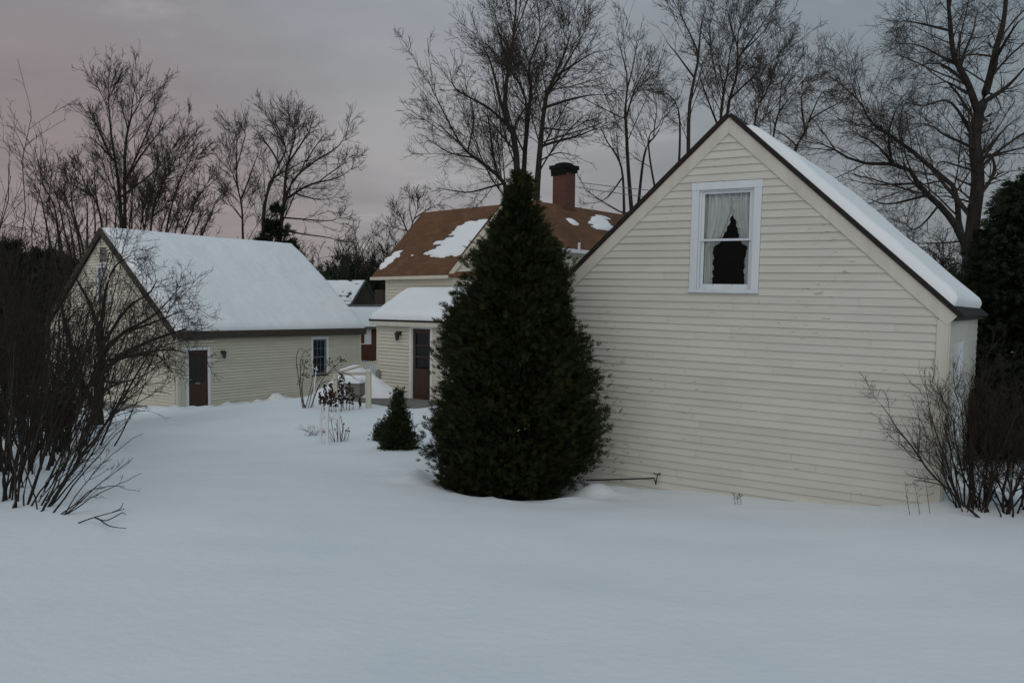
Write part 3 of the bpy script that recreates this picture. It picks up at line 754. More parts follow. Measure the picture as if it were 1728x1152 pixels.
    snow_sheet('wing_roof_snow', o, (1, 0, 0), (0, dy, dz), (0, ny, nz), 5.5, Lw, 0.05, root, 64, 190, 120, mask=mk, rim=0.03)
    def mk2(A, B):
        n = 0.25*hash_noise(A, B, 2.3, 71)+0.16*hash_noise(A, B*2, 5.0, 72)
        row = np.floor(B/0.14); jit = np.sin(row*7.13+2)*43758.5453; jit = jit-np.floor(jit)-0.5
        v = np.maximum(0.95-np.hypot((A-3.75+jit*0.45)/0.72, (B-0.75+0.35*(A-3.75))/0.42), 0.55-np.hypot((A-2.1)/0.42, (B-0.9)/0.30))*1.2+n*1.2
        return np.clip(v*2.5-0.25, 0, 1)
    o = Vector((0, 0, PK+0.06))+Vector((sn, 0, cs))*0.052
    snow_sheet('main_roof_snow', o, (0, 1, 0), (cs, 0, -sn), (sn, 0, cs), 8.5, 1.7/cs, 0.06, root, 74, 130, 70, mask=mk2, rim=0.03)
    # chimney
    c = MB(); cy0 = 2.55; c.box(-0.25, 0.25, cy0-0.25, cy0+0.25, PK-0.9, 7.0, uv=True); ch = c.build('chimney', M['brick'], root)
    k = MB(); k.box(-0.30, 0.30, cy0-0.30, cy0+0.30, 7.0, 7.10); k.box(-0.335, 0.335, cy0-0.335, cy0+0.335, 7.10, 7.22)
    for a in range(6):
        x = -0.26+a*0.52/5
        k.box(x-0.026, x+0.026, cy0-0.30, cy0-0.252, 6.90, 7.0); k.box(-0.30, -0.252, cy0+x-0.026, cy0+x+0.026, 6.90, 7.0)
    k.lathe([(0.32, 0), (0.28, 0.06), (0.12, 0.10), (0.02, 0.11)], (0, cy0, 7.221), 8)
    k.build('chimney_cap', M['soot'], ch)
    # entry porch
    ex0, ex1, ey = -4.12, -1.15, -1.5; EE = 2.44; ET = 3.32
    door = (-2.50, -1.66, 0.02, 2.14)
    e = empty('entry', (0, 0, 0), None, None); e.parent = root
    clapboard('entry_front_wall', M['siding_clean'], [(ex0+0.1, 0.05), (ex1, 0.05), (ex1, EE), (ex0+0.1, EE)], fp(ey), e, 0.105, [(door[0]-0.1, door[1]+0.1, -1, door[3]+0.12)], 0.045, 54, False)
    clapboard('entry_side_wall', M['siding_clean'], [(ey, 0.05), (0.0, 0.05), (0.0, ET-0.1), (ey, EE)], lp(ex0), e, 0.105, [], 0.045, 55, False)
    clapboard('entry_end_wall', M['siding_clean'], [(ey+0.09, 0.05), (0.0, 0.05), (0.0, ET-0.1), (ey+0.09, EE)], lambda q, t, o: (ex1+o, q, t), e, 0.105, [], 0.045, 56, False)
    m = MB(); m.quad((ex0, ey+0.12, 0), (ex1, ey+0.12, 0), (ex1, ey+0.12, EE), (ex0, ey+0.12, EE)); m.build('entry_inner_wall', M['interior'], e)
    cb = MB(); cb.box(ex0-0.022, ex0+0.1, ey-0.026, ey, -0.1, EE); cb.box(ex0-0.024, ex0, ey+0.003, ey+0.1, -0.1, EE); cb.build('entry_corner_board', M['trim_clean'], e)
    cb = MB(); cb.box(ex1-0.09, ex1+0.05, ey-0.048, ey, -0.1, EE); cb.box(ex1+0.002, ex1+0.048, ey+0.003, ey+0.09, -0.1, EE); cb.build('entry_corner_board', M['trim_clean'], e)
    se = (ET-EE)/(-ey); te = math.atan(se); ce, sne = math.cos(te), math.sin(te); Le = (-ey+0.22)/ce
    r = MB(); slab_on(r, (ex0-0.15, 0.0, ET+0.02), (1, 0, 0), (0, -ce, -sne), (0, -sne, ce), 0, ex1-ex0+0.45, 0, Le, 0.05); r.build('entry_roof', M['dark_roof'], e)
    fa = MB(); fa.box(ex0-0.14, ex1+0.29, ey-0.215, ey-0.175, EE-0.24, EE-0.09); fa.box(ex0-0.14, ex0-0.1, ey-0.175, 0.0, EE-0.24, EE-0.10); fa.box(ex0-0.1, ex1+0.28, ey-0.17, ey-0.003, EE-0.22, EE-0.20); fa.build('entry_eave_trim', M['trim'], e)
    snow_sheet('entry_roof_snow', Vector((ex0-0.11, 0.0, ET+0.02))+Vector((0, -sne, ce))*0.052, (1, 0, 0), (0, -ce, -sne), (0, -sne, ce), ex1-ex0+0.40, Le-0.03, 0.17, e, 81, 70, 40, rim=0.28)
    t = MB()
    for a0, a1, b0, b1 in ((door[0]-0.1, door[0], -0.1, door[3]), (door[1], door[1]+0.1, -0.1, door[3]), (door[0]-0.1, door[1]+0.1, door[3], door[3]+0.11)): t.box(a0, a1, ey-0.03, ey, b0, b1)
    t.box(door[0], door[0]+0.02, ey, ey+0.08, 0, door[3]); t.box(door[1]-0.02, door[1], ey, ey+0.08, 0, door[3])
    t.build('entry_door_frame', M['white_clean'], e)
    l = MB(); a0, a1 = door[0]+0.02, door[1]-0.02; y0, y1 = ey+0.035, ey+0.075
    l.box(a0, a1, y0, y1, 0.02, 0.95)
    l.box(a0, a0+0.11, y0, y1, 0.95, 2.14); l.box(a1-0.11, a1, y0, y1, 0.95, 2.14); l.box(a0+0.11, a1-0.11, y0, y1, 2.0, 2.14)
    for z in (1.30, 1.64): l.box(a0+0.11, a1-0.11, y0+0.006, y1, z-0.025, z+0.025)
    l.box(a0+0.12, a1-0.12, y0-0.012, y0-0.001, 0.15, 0.82)
    l.build('entry_door', M['door_brown'], e, bevel=0.004)
    g = MB(); g.quad((a0+0.1, y1-0.012, 0.95), (a1-0.1, y1-0.012, 0.95), (a1-0.1, y1-0.012, 2.0), (a0+0.1, y1-0.012, 2.0)); g.build('entry_door_pane', M['glass'], e)
    wall_lamp(e, (-2.98, ey-0.03, 1.98), (0, -1))
    eb = MB(); eb.box(ex0+0.03, ex0+0.22, ey-0.11, ey-0.028, 0.48, 0.78); eb.box(ex0+0.08, ex0+0.17, ey-0.09, ey-0.04, 0.78, 0.83); eb.build('meter_box', M['grey_wood'], e, bevel=0.01)
    f = MB(); f.box(ex0, ex1, ey-0.008, 0, -0.5, 0.045); f.box(-5.6, 1.58, 0.06, 4, -0.5, 0.09); f.build('foundation', M['stone'], root)
    return root
build_house()

def stoop():
    c = Vector(at(690, 690, 22.9)); c.z = gz(c.x, c.y)
    r = empty('stone_stoop', c, 'flat grey stone slab doorstep in front of the brown entry door', 'doorstep', rot=(0, 0, math.radians(-42.2)))
    # slab follows the entry wall
    p = HM @ Vector((-2.1, -2.35, 0.0)); r.location = (p.x, p.y, max(gz(p.x, p.y), gz(p.x-0.6, p.y-0.5))+0.10)
    b = MB(); pts = [(-1.75, -0.55, 0), (-0.6, -0.72, 0), (0.5, -0.70, 0), (1.3, -0.55, 0), (1.35, 0.78, 0), (-1.2, 0.80, 0), (-1.65, 0.3, 0)]
    b.prism([(x, y, -0.35) for x, y, z in pts], (0, 0, 0.30)); b.build('stone_slab', M['stone'], r, bevel=0.03)
stoop()

# ---------------------------------------------------------------- trees
def tubes(P, R, sides):
    """P (n,k,3) centre lines, R (n,k) radii -> V,F of open tubes"""
    n, k, _ = P.shape
    T = np.gradient(P, axis=1); T /= np.linalg.norm(T, axis=2, keepdims=True)+1e-9
    ref = np.where(np.abs(T[..., 2:3]) > 0.9, np.array([1., 0, 0]), np.array([0., 0, 1]))
    U = np.cross(T, ref); U /= np.linalg.norm(U, axis=2, keepdims=True)+1e-9
    W = np.cross(U, T)
    a = 2*np.pi*np.arange(sides)/sides
    ring = P[:, :, None]+R[:, :, None, None]*(U[:, :, None]*np.cos(a)[:, None]+W[:, :, None]*np.sin(a)[:, None])
    V = ring.reshape(-1, 3)
    b = (np.arange(n)[:, None, None]*k+np.arange(k-1)[None, :, None])*sides
    j = np.arange(sides)[None, None]; j2 = (j+1) % sides
    Fq = np.stack([b+j, b+j2, b+sides+j2, b+sides+j], -1).reshape(-1, 4)
    return V, Fq

def resample(pts, k):
    """smooth curve through points, k samples"""
    pts = np.asarray(pts, float)
    n = len(pts)
    if n == 2: return pts[0]+(pts[1]-pts[0])*np.linspace(0, 1, k)[:, None]
    P = np.vstack([2*pts[0]-pts[1], pts, 2*pts[-1]-pts[-2]])
    t = np.linspace(0, n-1-1e-6, k); i = t.astype(int); f = (t-i)[:, None]
    p0, p1, p2, p3 = P[i], P[i+1], P[i+2], P[i+3]
    return 0.5*(2*p1+(p2-p0)*f+(2*p0-5*p1+4*p2-p3)*f**2+(3*p1-p0-3*p2+p3)*f**3)

def sprout(P, R, rng, per_m, ratio, angle, t0, up, wander, k, minr, lmin=0.1, taper_len=0.65, rr=0.6, maxlen=9, endbush=1.0):
    """children of the polylines P (n,k,3): returns centre lines and radii"""
    n, kk, _ = P.shape
    seg = np.linalg.norm(np.diff(P, axis=1), axis=2); Ln = seg.sum(1)
    cnt = np.maximum(1, rng.poisson(np.maximum(Ln*per_m, 0.6)))
    par = np.repeat(np.arange(n), cnt); m = len(par)
    t = t0+(1-t0)*rng.random(m)**endbush
    x = t*(kk-1-1e-6); i = x.astype(int); f = (x-i)[:, None]
    p = P[par, i]*(1-f)+P[par, i+1]*f
    tan = P[par, i+1]-P[par, i]; tan /= np.linalg.norm(tan, axis=1, keepdims=True)+1e-9
    r0 = R[par, i]*(1-f[:, 0])+R[par, i+1]*f[:, 0]
    rv = rng.normal(size=(m, 3)); rv -= (rv*tan).sum(1, keepdims=True)*tan; rv /= np.linalg.norm(rv, axis=1, keepdims=True)+1e-9
    ang = np.radians(rng.normal(angle, angle*0.22, m))[:, None]
    d = tan*np.cos(ang)+rv*np.sin(ang)
    ln = np.clip(Ln[par]*ratio*(1-taper_len*t)*rng.uniform(0.55, 1.25, m), lmin, maxlen)
    rad = np.maximum(r0*rr*np.clip(rng.normal(0.9, 0.15, m), .5, 1.1), minr)
    out = np.zeros((m, k, 3)); out[:, 0] = p
    st = (ln/(k-1))[:, None]
    curl = rng.normal(0, wander*0.8, (m, 3))*6.0/k
    for q in range(1, k):
        d = d+curl+rng.normal(0, wander*0.45, (m, 3))+np.array([0, 0, up]); d /= np.linalg.norm(d, axis=1, keepdims=True)
        out[:, q] = out[:, q-1]+d*st
    rads = rad[:, None]*np.linspace(1, 0.45, k)[None]; rads = np.maximum(rads, minr*0.8)
    return out, rads

def tree(name, label, cat, limbs, Y, seed, group=None, base=None, bark='bark', spread=1.0, dens=1.0, minr=0.008, thick=0.62, shrink=0.22, squash=0.0, up=0.035, up1=0.04, wander=0.052, ang=42, ratio=0.58, crownname='crown'):
    """bare tree: limbs traced as (px,py) lines, each with its own depth drift, then three orders of branches"""
    rng = np.random.default_rng(seed)
    LP = []; LR = []
    K = 14
    for li, lim in enumerate(limbs):
        pts = [tuple(q) for q in lim[0]]; ra, rb = lim[1], lim[2]
        if squash: pts = [(px, py+(430-py)*squash) for px, py in pts]
        if shrink and rb < 0.045: (xa, ya), (xb, yb) = pts[-2], pts[-1]; pts[-1] = (xb-(xb-xa)*shrink, yb-(yb-ya)*shrink)
        dep0 = lim[3] if len(lim) > 3 else 0.0; dep1 = lim[4] if len(lim) > 4 else rng.normal(0, 1.6)*spread
        grounded = li == 0 or (len(lim) > 5 and lim[5]); snap = None
        if not grounded:                       # grow from the nearest point of a limb already there
            A = np.concatenate(LP); d = A-np.array([0, 0, EZ]); dep = d@_fw
            ix = CX+F*d[:, 0]/dep; iy = CY-F*(d@_up)/dep
            snap = A[np.argmin((ix-pts[0][0])**2+(iy-pts[0][1])**2)]; off = snap[1]-Y; dep1 = dep1+off-dep0; dep0 = off
        W = []
        for q, (px, py) in enumerate(pts):
            f = q/(len(pts)-1); W.append(at(px, py, Y+dep0+(dep1-dep0)*f))
        if snap is not None: W[0] = snap
        c = resample(W, K); L = np.linalg.norm(c[-1]-c[0])
        ph = np.linspace(0, 1, K)[:, None]
        for hh in (1, 2, 3): c += rng.normal(0, 0.012*L/hh, 3)*np.sin(np.pi*hh*ph)
        LP.append(c); LR.append(np.linspace(ra, rb if rb > 0.045 else rb*0.55, K)*thick)
    LP = np.array(LP); LR = np.array(LR)
    b0 = LP[0, 0].copy() if base is None else np.array(at(*base))
    b0[2] = gz(b0[0], b0[1])-0.15
    org = b0.copy()
    root = empty(name, org, label, cat, group)
    # trunk: from the ground into the first limb, plus all limbs
    V, Fq = tubes(LP-org, LR, 7); vs = [V]; fs = [Fq]; n0 = len(V)
    starts = [l for l in range(len(limbs)) if (len(limbs[l]) > 5 and limbs[l][5])] or [0]
    for l in starts:
        top = LP[l, 0]; g = np.array([b0[0]*0.6+top[0]*0.4 if l else b0[0], b0[1]*0.6+top[1]*0.4 if l else b0[1], 0]); g[2] = gz(g[0], g[1])-0.15
        tr = resample([g, (g+top)/2+rng.normal(0, 0.05, 3), top], 8)[None]-org
        rr = LR[l, 0]*np.array([1.7, 1.3, 1.18, 1.12, 1.08, 1.05, 1.02, 1.0])[None]
        V, Fq2 = tubes(tr, rr, 8); vs.append(V); fs.append(Fq2+n0); n0 += len(V)
    np_obj('trunk', np.vstack(vs), np.vstack(fs), M[bark], root)
    parts = []; P, R = LP, LR
    b1, q1 = sprout(P, R, rng, 1.55*dens, ratio, ang, 0.14, up1, wander, 9, minr*1.5, 0.6, 0.62, 0.36, 5.0)
    b1b, q1b = sprout(P, R, rng, 1.3*dens, ratio*0.5, ang*1.1, 0.3, up1, wander, 7, minr*1.15, 0.4, 0.5, 0.22, 2.2)
    bt, qt = sprout(P, R, rng, 0.7*dens, ratio*0.55, ang*0.7, 0.82, up1, wander, 9, minr*1.3, 0.6, 0.0, 0.5, 2.5)
    b1 = np.concatenate([b1, bt]); q1 = np.concatenate([q1, qt])
    b2, q2 = sprout(b1, q1, rng, 3.0*dens, 0.52, ang*0.95, 0.10, up, wander, 7, minr*1.1, 0.35, 0.55, 0.5, 2.6)
    b2b, q2b = sprout(b1b, q1b, rng, 3.2*dens, 0.55, ang*0.95, 0.15, up, wander, 6, minr, 0.3, 0.5, 0.6, 1.5)
    b3, q3 = sprout(b2, q2, rng, 4.2*dens, 0.58, ang*0.85, 0.10, up, wander, 5, minr*0.9, 0.28, 0.5, 0.65, 1.3)
    b4, q4 = sprout(b3, q3, rng, 3.4*dens, 0.70, ang*0.75, 0.15, up*1.2, wander, 4, minr*0.75, 0.22, 0.4, 0.8, 0.8)
    c3, p3 = sprout(b2b, q2b, rng, 4.0*dens, 0.65, ang*0.85, 0.15, up*1.2, wander, 4, minr*0.8, 0.22, 0.4, 0.8, 0.8)
    parts = [tubes(b1-org, q1, 4)]+[tubes(p_-org, r_, 3) for p_, r_ in ((b1b, q1b), (b2, q2), (b2b, q2b), (b3, q3), (b4, q4), (c3, p3))]
    vs = []; fs = []; n0 = 0
    for V, Fq in parts: vs.append(V); fs.append(Fq+n0); n0 += len(V)
    np_obj(crownname, np.vstack(vs), np.vstack(fs), M['twig'], root)
    return root

GB = 'bare trees behind the buildings'
def fan(x0, x1, yb, xt0, xt1, yt, n, seed):
    r = random.Random(seed); out = []
    for k in range(n):
        f = (k+r.uniform(0.1, 0.9))/n; xb = x0+(x1-x0)*f; xt = xt0+(xt1-xt0)*f+r.gauss(0, 10); y2 = yt+r.uniform(0, 75)
        out.append(([(xb, yb), (xb+(xt-xb)*0.35, yb-(yb-y2)*0.45), (xt, y2)], 0.09, 0.02, r.gauss(0, .8), r.gauss(0, 1.5), True))
    return out

def build_trees():
    # great maple behind the house chimney
    tree('bare_tree', 'tallest bare maple fanning up behind the house chimney and cedar', 'tree', [
        ([(873, 380), (871, 317), (868, 238), (858, 205), (860, 148), (865, 109), (868, 50), (872, -5)], 0.27, 0.05, 0, 0, True),
        ([(858, 203), (838, 145), (818, 92), (799, 60)], 0.13, 0.03, 0, 1.5),
        ([(857, 208), (822, 181), (772, 152), (756, 109)], 0.11, 0.025, 0, -1.5),
        ([(884, 380), (884, 284), (888, 211), (891, 148), (884, 115), (904, 66), (911, 6)], 0.21, 0.04, 0.6, 1.5, True),
        ([(886, 240), (884, 170), (862, 120), (838, 40), (832, 5)], 0.11, 0.03, 0.4, 2.5),
        ([(902, 380), (907, 297), (917, 238), (931, 165), (940, 132), (957, 82), (967, 33)], 0.25, 0.04, -0.5, -1.0, True),
        ([(931, 191), (977, 162), (1036, 160)], 0.11, 0.03, -0.5, -2.5), ([(919, 247), (973, 228), (1036, 208)], 0.11, 0.03, -0.5, 1.5),
        ([(940, 132), (983, 99), (1020, 84)], 0.10, 0.025, -0.7, 1.5), ([(934, 160), (950, 120), (985, 60), (990, 30)], 0.09, 0.025, -0.6, 2),
        ([(922, 226), (960, 220), (1010, 190)], 0.07, 0.02, -.5, -3), ([(914, 262), (945, 258), (990, 265)], 0.06, 0.02, -.5, -2),
        ([(856, 380), (851, 340), (845, 307), (808, 270), (782, 244), (752, 188), (712, 118)], 0.20, 0.035, 0, 2, True),
        ([(805, 268), (759, 257), (722, 233)], 0.075, 0.02, 0.5, -1), ([(848, 307), (792, 327), (722, 316)], 0.085, 0.02, 0, -2),
        ([(835, 292), (826, 210), (823, 182)], 0.07, 0.03, 0.2, 0.8), ([(782, 244), (745, 215), (716, 190)], 0.06, 0.02, 1, 3), ([(868, 238), (880, 190), (905, 150), (925, 110)], 0.08, 0.02, 0, 2.5),
        ([(795, 258), (800, 210), (795, 170), (778, 120)], 0.07, 0.02, .6, 2),
    ], 36, 101, GB, minr=0.0080, dens=1.0)
    tree('bare_tree', 'slender bare tree with forked stems just right of the chimney', 'tree', [
        ([(1066, 360), (1061, 280), (1057, 214), (1053, 198), (1056, 132), (1046, 82), (1039, 42)], 0.17, 0.03, 0, 0, True),
        ([(1060, 208), (1072, 139), (1100, 99)], 0.09, 0.025), ([(1076, 355), (1086, 264), (1102, 228), (1128, 181)], 0.13, 0.03, 0.4, 1, True),
        ([(1053, 355), (1046, 280), (1026, 241), (1006, 200)], 0.11, 0.03, -.3, -1, True), ([(1056, 140), (1072, 90), (1075, 55)], 0.06, 0.02),
        ([(1066, 355), (1043, 355), (1000, 330), (975, 307)], 0.08, 0.025, 0, -1), ([(1062, 300), (1023, 337), (975, 345)], 0.07, 0.025, 0, 1),
        ([(1048, 290), (1040, 240), (1045, 200)], 0.06, 0.02), ([(1102, 228), (1108, 180), (1098, 140)], 0.05, 0.02)], 41, 102, GB, dens=0.8, minr=0.0080)
    tree('bare_tree', 'bare tree with a straight forked trunk left of the barn peak', 'tree', [
        ([(1162, 330), (1162, 250), (1162, 182), (1165, 146), (1171, 104), (1161, 70), (1148, 34), (1142, 4)], 0.17, 0.03, 0, 0, True),
        ([(1171, 104), (1184, 52), (1193, 4)], 0.09, 0.02), ([(1161, 125), (1140, 89), (1116, 54)], 0.08, 0.02),
        ([(1142, 340), (1144, 221), (1139, 177), (1114, 146)], 0.11, 0.025, 0.5, 1, True), ([(1164, 170), (1180, 130), (1190, 90)], 0.06, 0.02),
        ([(1110, 345), (1096, 240), (1110, 215), (1124, 177)], 0.09, 0.02, 1, 2, True)], 38, 103, GB, dens=0.85, minr=0.0080)
    tree('bare_tree', 'broad many stemmed bare tree rising directly behind the barn peak', 'tree', [
        ([(1215, 320), (1213, 198), (1221, 156), (1226, 130), (1230, 80), (1245, 30)], 0.14, 0.03, 0, 0, True),
        ([(1228, 320), (1231, 188), (1244, 125), (1247, 65), (1257, 12)], 0.17, 0.03, 0.3, 0.3, True), ([(1247, 104), (1273, 68), (1305, 34)], 0.09, 0.02),
        ([(1236, 182), (1268, 130), (1291, 104)], 0.09, 0.02), ([(1214, 230), (1189, 156), (1179, 117)], 0.09, 0.02), ([(1246, 80), (1230, 40), (1238, 10)], 0.06, 0.02),
        ([(1247, 90), (1285, 40), (1308, 2)], 0.07, 0.02), ([(1222, 156), (1212, 110), (1208, 75)], 0.06, 0.02), ([(1226, 135), (1262, 90), (1272, 50)], 0.06, 0.02)], 40, 104, GB, dens=1.0, minr=0.0080)
    tree('bare_tree', 'lower bare tree with thin curved stems over the barn ridge right of its peak', 'tree', [
        ([(1272, 330), (1275, 208), (1296, 156), (1314, 104), (1320, 80)], 0.11, 0.025, 0, 0, True), ([(1290, 330), (1307, 203), (1327, 169), (1361, 130)], 0.11, 0.025, 0.3, 1, True),
        ([(1300, 180), (1320, 140), (1345, 105)], 0.06, 0.02), ([(1290, 260), (1300, 215), (1292, 170)], 0.06, 0.02)], 43, 105, GB, dens=1.1, minr=0.009)
    tree('bare_tree', 'bare tree leaning right above the snowy barn roof slope', 'tree', [
        ([(1318, 340), (1340, 253), (1359, 221), (1367, 203), (1406, 180), (1424, 169)], 0.15, 0.025, 0, 0, True), ([(1356, 222), (1354, 169), (1363, 140)], 0.08, 0.02),
        ([(1345, 246), (1320, 225), (1300, 215)], 0.06, 0.02), ([(1367, 203), (1385, 165), (1410, 148)], 0.06, 0.02)], 36, 106, GB, dens=0.9, minr=0.0080)
    # the big dark tree at the right edge
    tree('bare_tree', 'biggest dark trunked tree at the right edge behind the evergreen', 'tree', [
        ([(1638, 420), (1639, 359), (1645, 299), (1647, 240), (1651, 192)], 0.24, 0.19, 0, 0, True),
        ([(1651, 195), (1635, 140), (1615, 100), (1607, 40), (1598, -30)], 0.13, 0.05, 0, -0.8), ([(1654, 190), (1667, 132), (1679, 80), (1691, 32), (1699, -30)], 0.15, 0.06, 0, 0.8),
        ([(1660, 178), (1699, 144), (1745, 98)], 0.10, 0.04, 0, -0.6), ([(1635, 144), (1584, 108), (1522, 116)], 0.055, 0.014), ([(1615, 104), (1560, 84), (1496, 72)], 0.055, 0.014),
        ([(1607, 60), (1560, 40), (1514, 32)], 0.05, 0.014), ([(1646, 234), (1600, 168), (1552, 176), (1510, 168)], 0.06, 0.014), ([(1643, 262), (1588, 224), (1534, 204)], 0.06, 0.014),
        ([(1648, 271), (1699, 255), (1745, 247)], 0.06, 0.02), ([(1648, 268), (1690, 225), (1722, 195)], 0.05, 0.02), ([(1672, 110), (1705, 60), (1735, 20)], 0.07, 0.02),
        ([(1620, 110), (1640, 60), (1652, 10)], 0.06, 0.02), ([(1640, 160), (1600, 140), (1560, 145)], 0.045, 0.014), ([(1640, 340), (1600, 330), (1560, 335)], 0.04, 0.012),
        ([(1642, 290), (1590, 275), (1570, 300)], 0.04, 0.012)], 21, 107, GB, dens=1.45, minr=0.0042, wander=0.12, ang=45, up=0.01, up1=0.015, spread=0.8, ratio=0.55, thick=0.72)
    tree('bare_tree', 'crooked bare tree leaning left over the barn roof beside the evergreen', 'tree', [
        ([(1640, 440), (1615, 391), (1584, 359), (1544, 327), (1512, 287), (1440, 279), (1402, 255), (1374, 236)], 0.17, 0.03, 0, 0.5, True),
        ([(1634, 440), (1612, 383), (1603, 327), (1568, 295), (1516, 247), (1460, 208), (1444, 172), (1424, 144)], 0.14, 0.025, 0.5, 1.2, True),
        ([(1516, 290), (1500, 228), (1516, 170)], 0.06, 0.018), ([(1548, 331), (1500, 343), (1452, 331)], 0.06, 0.018), ([(1575, 352), (1545, 390), (1520, 372)], 0.05, 0.014),
        ([(1600, 420), (1560, 408), (1535, 404)], 0.04, 0.014), ([(1500, 285), (1470, 240), (1430, 215)], 0.05, 0.015), ([(1568, 297), (1595, 300), (1540, 250)], 0.03, 0.012),
        ([(1530, 310), (1480, 310), (1420, 300)], 0.05, 0.015)], 24, 108, GB, dens=1.45, minr=0.0045, wander=0.12, ang=42, up=0.02, up1=0.03, spread=0.8, thick=0.72, ratio=0.55)
    # left side
    tree('bare_tree', 'tall upright bare tree behind the left end of the garage roof', 'tree', [
        ([(205, 420), (204, 370), (195, 281), (183, 208), (180, 149), (187, 100)], 0.20, 0.03, 0, 0, True), ([(212, 420), (210, 355), (210, 237), (218, 178), (233, 149), (245, 100)], 0.18, 0.03, 0.5, 1, True),
        ([(207, 296), (236, 243), (272, 193), (296, 152)], 0.11, 0.025), ([(192, 267), (165, 222), (148, 186)], 0.09, 0.025), ([(213, 200), (206, 150), (212, 115)], 0.07, 0.02), ([(222, 178), (225, 130), (232, 105)], 0.06, 0.02),
        ([(212, 300), (240, 220), (262, 160), (270, 120)], 0.09, 0.025), ([(190, 240), (160, 180), (160, 130)], 0.07, 0.02), ([(218, 326), (255, 280), (283, 243), (322, 192)], 0.10, 0.025)], 45, 109, GB, dens=0.95, minr=0.0095, ang=33, up1=0.05, shrink=0.7, squash=0.10)
    tree('bare_tree', 'low spreading bare thicket tree left of the tall upright tree', 'tree', [
        ([(177, 420), (165, 350), (142, 311), (117, 254)], 0.11, 0.025, 0, 0, True), ([(165, 350), (160, 300), (168, 250)], 0.07, 0.02), ([(150, 330), (120, 310), (100, 280)], 0.06, 0.02),
        ([(140, 420), (120, 350), (118, 300), (130, 260)], 0.09, 0.02, 0, 1, True), ([(100, 420), (90, 350), (70, 310), (75, 270)], 0.09, 0.02, 0, -1, True)]+fan(85, 195, 425, 40, 200, 255, 9, 1), 43, 110, GB, dens=1.1, minr=0.010, ang=33, up1=0.05, shrink=0.55)
    tree('bare_tree', 'bushy bare tree above the middle of the garage roof', 'tree', [
        ([(250, 425), (262, 350), (285, 290), (325, 195)], 0.11, 0.025, 0, 0, True), ([(275, 425), (290, 350), (310, 290), (345, 240)], 0.10, 0.02, 0, 1, True), ([(300, 425), (318, 370), (345, 320), (362, 285)], 0.09, 0.02, 0, -1, True),
        ([(235, 425), (245, 360), (262, 290), (270, 240)], 0.09, 0.02, 0, -1, True), ([(330, 425), (345, 385), (365, 350)], 0.08, 0.02, 0, 1, True)]+fan(205, 330, 430, 215, 385, 250, 12, 2), 44, 111, GB, dens=1.15, minr=0.010, ang=33, up1=0.05, shrink=0.55)
    tree('bare_tree', 'narrow bare tree standing left of the wide tree over the garage roof', 'tree', [
        ([(413, 440), (412, 400), (409, 344), (396, 292), (374, 254)], 0.13, 0.025, 0, 0, True), ([(406, 318), (399, 252), (396, 205)], 0.08, 0.02), ([(412, 334), (426, 285), (440, 250)], 0.08, 0.02),
        ([(408, 371), (385, 340), (370, 315)], 0.06, 0.02), ([(398, 290), (410, 240), (412, 210)], 0.05, 0.02)], 44, 112, GB, dens=0.95, minr=0.0095, ang=36)
    tree('bare_tree', 'wide crowned bare tree sweeping right above the right end of the garage', 'tree', [
        ([(443, 440), (442, 400), (445, 331), (465, 252), (475, 219), (478, 180)], 0.20, 0.03, 0, 0, True), ([(445, 318), (462, 278), (501, 255), (531, 232)], 0.11, 0.025),
        ([(470, 440), (472, 364), (482, 318), (488, 259), (498, 202), (495, 153)], 0.21, 0.03, 0.6, 0.8, True), ([(482, 338), (498, 285), (525, 245), (571, 212), (596, 172)], 0.13, 0.025),
        ([(486, 328), (518, 292), (567, 278), (617, 242)], 0.12, 0.025), ([(490, 350), (551, 364), (598, 350)], 0.075, 0.02), ([(488, 377), (551, 394), (608, 414)], 0.075, 0.02),
        ([(465, 242), (445, 202), (431, 178)], 0.09, 0.02), ([(490, 250), (520, 190), (530, 155)], 0.09, 0.02), ([(525, 245), (545, 200), (560, 185)], 0.06, 0.02), ([(500, 310), (540, 320), (590, 310)], 0.07, 0.02),
        ([(478, 215), (462, 180), (460, 155)], 0.06, 0.02), ([(540, 285), (575, 255), (610, 215)], 0.06, 0.02)], 42, 113, GB, dens=1.0, minr=0.009, ang=38, shrink=0.45, squash=0.15)
    tree('bare_tree', 'small bare sapling in the gap between garage and house', 'tree', [
        ([(600, 450), (612, 425), (628, 395), (640, 366)], 0.07, 0.018, 0, 0, True), ([(612, 425), (600, 400), (598, 385)], 0.04, 0.015), ([(622, 405), (640, 392), (648, 385)], 0.04, 0.015)], 63, 114, GB, dens=1.0, minr=0.010)
    tree('bare_tree', 'small bare tree peeking over the left corner of the brown house roof', 'tree', [
        ([(692, 430), (690, 395), (700, 365), (712, 338)], 0.08, 0.02, 0, 0, True), ([(690, 395), (678, 368), (668, 352)], 0.06, 0.018), ([(700, 372), (725, 352), (748, 342)], 0.06, 0.018), ([(690, 390), (668, 385), (655, 378)], 0.05, 0.015), ([(697, 380), (690, 350), (692, 335)], 0.05, 0.015)], 40, 115, GB, dens=1.3, minr=0.0095)
build_trees()

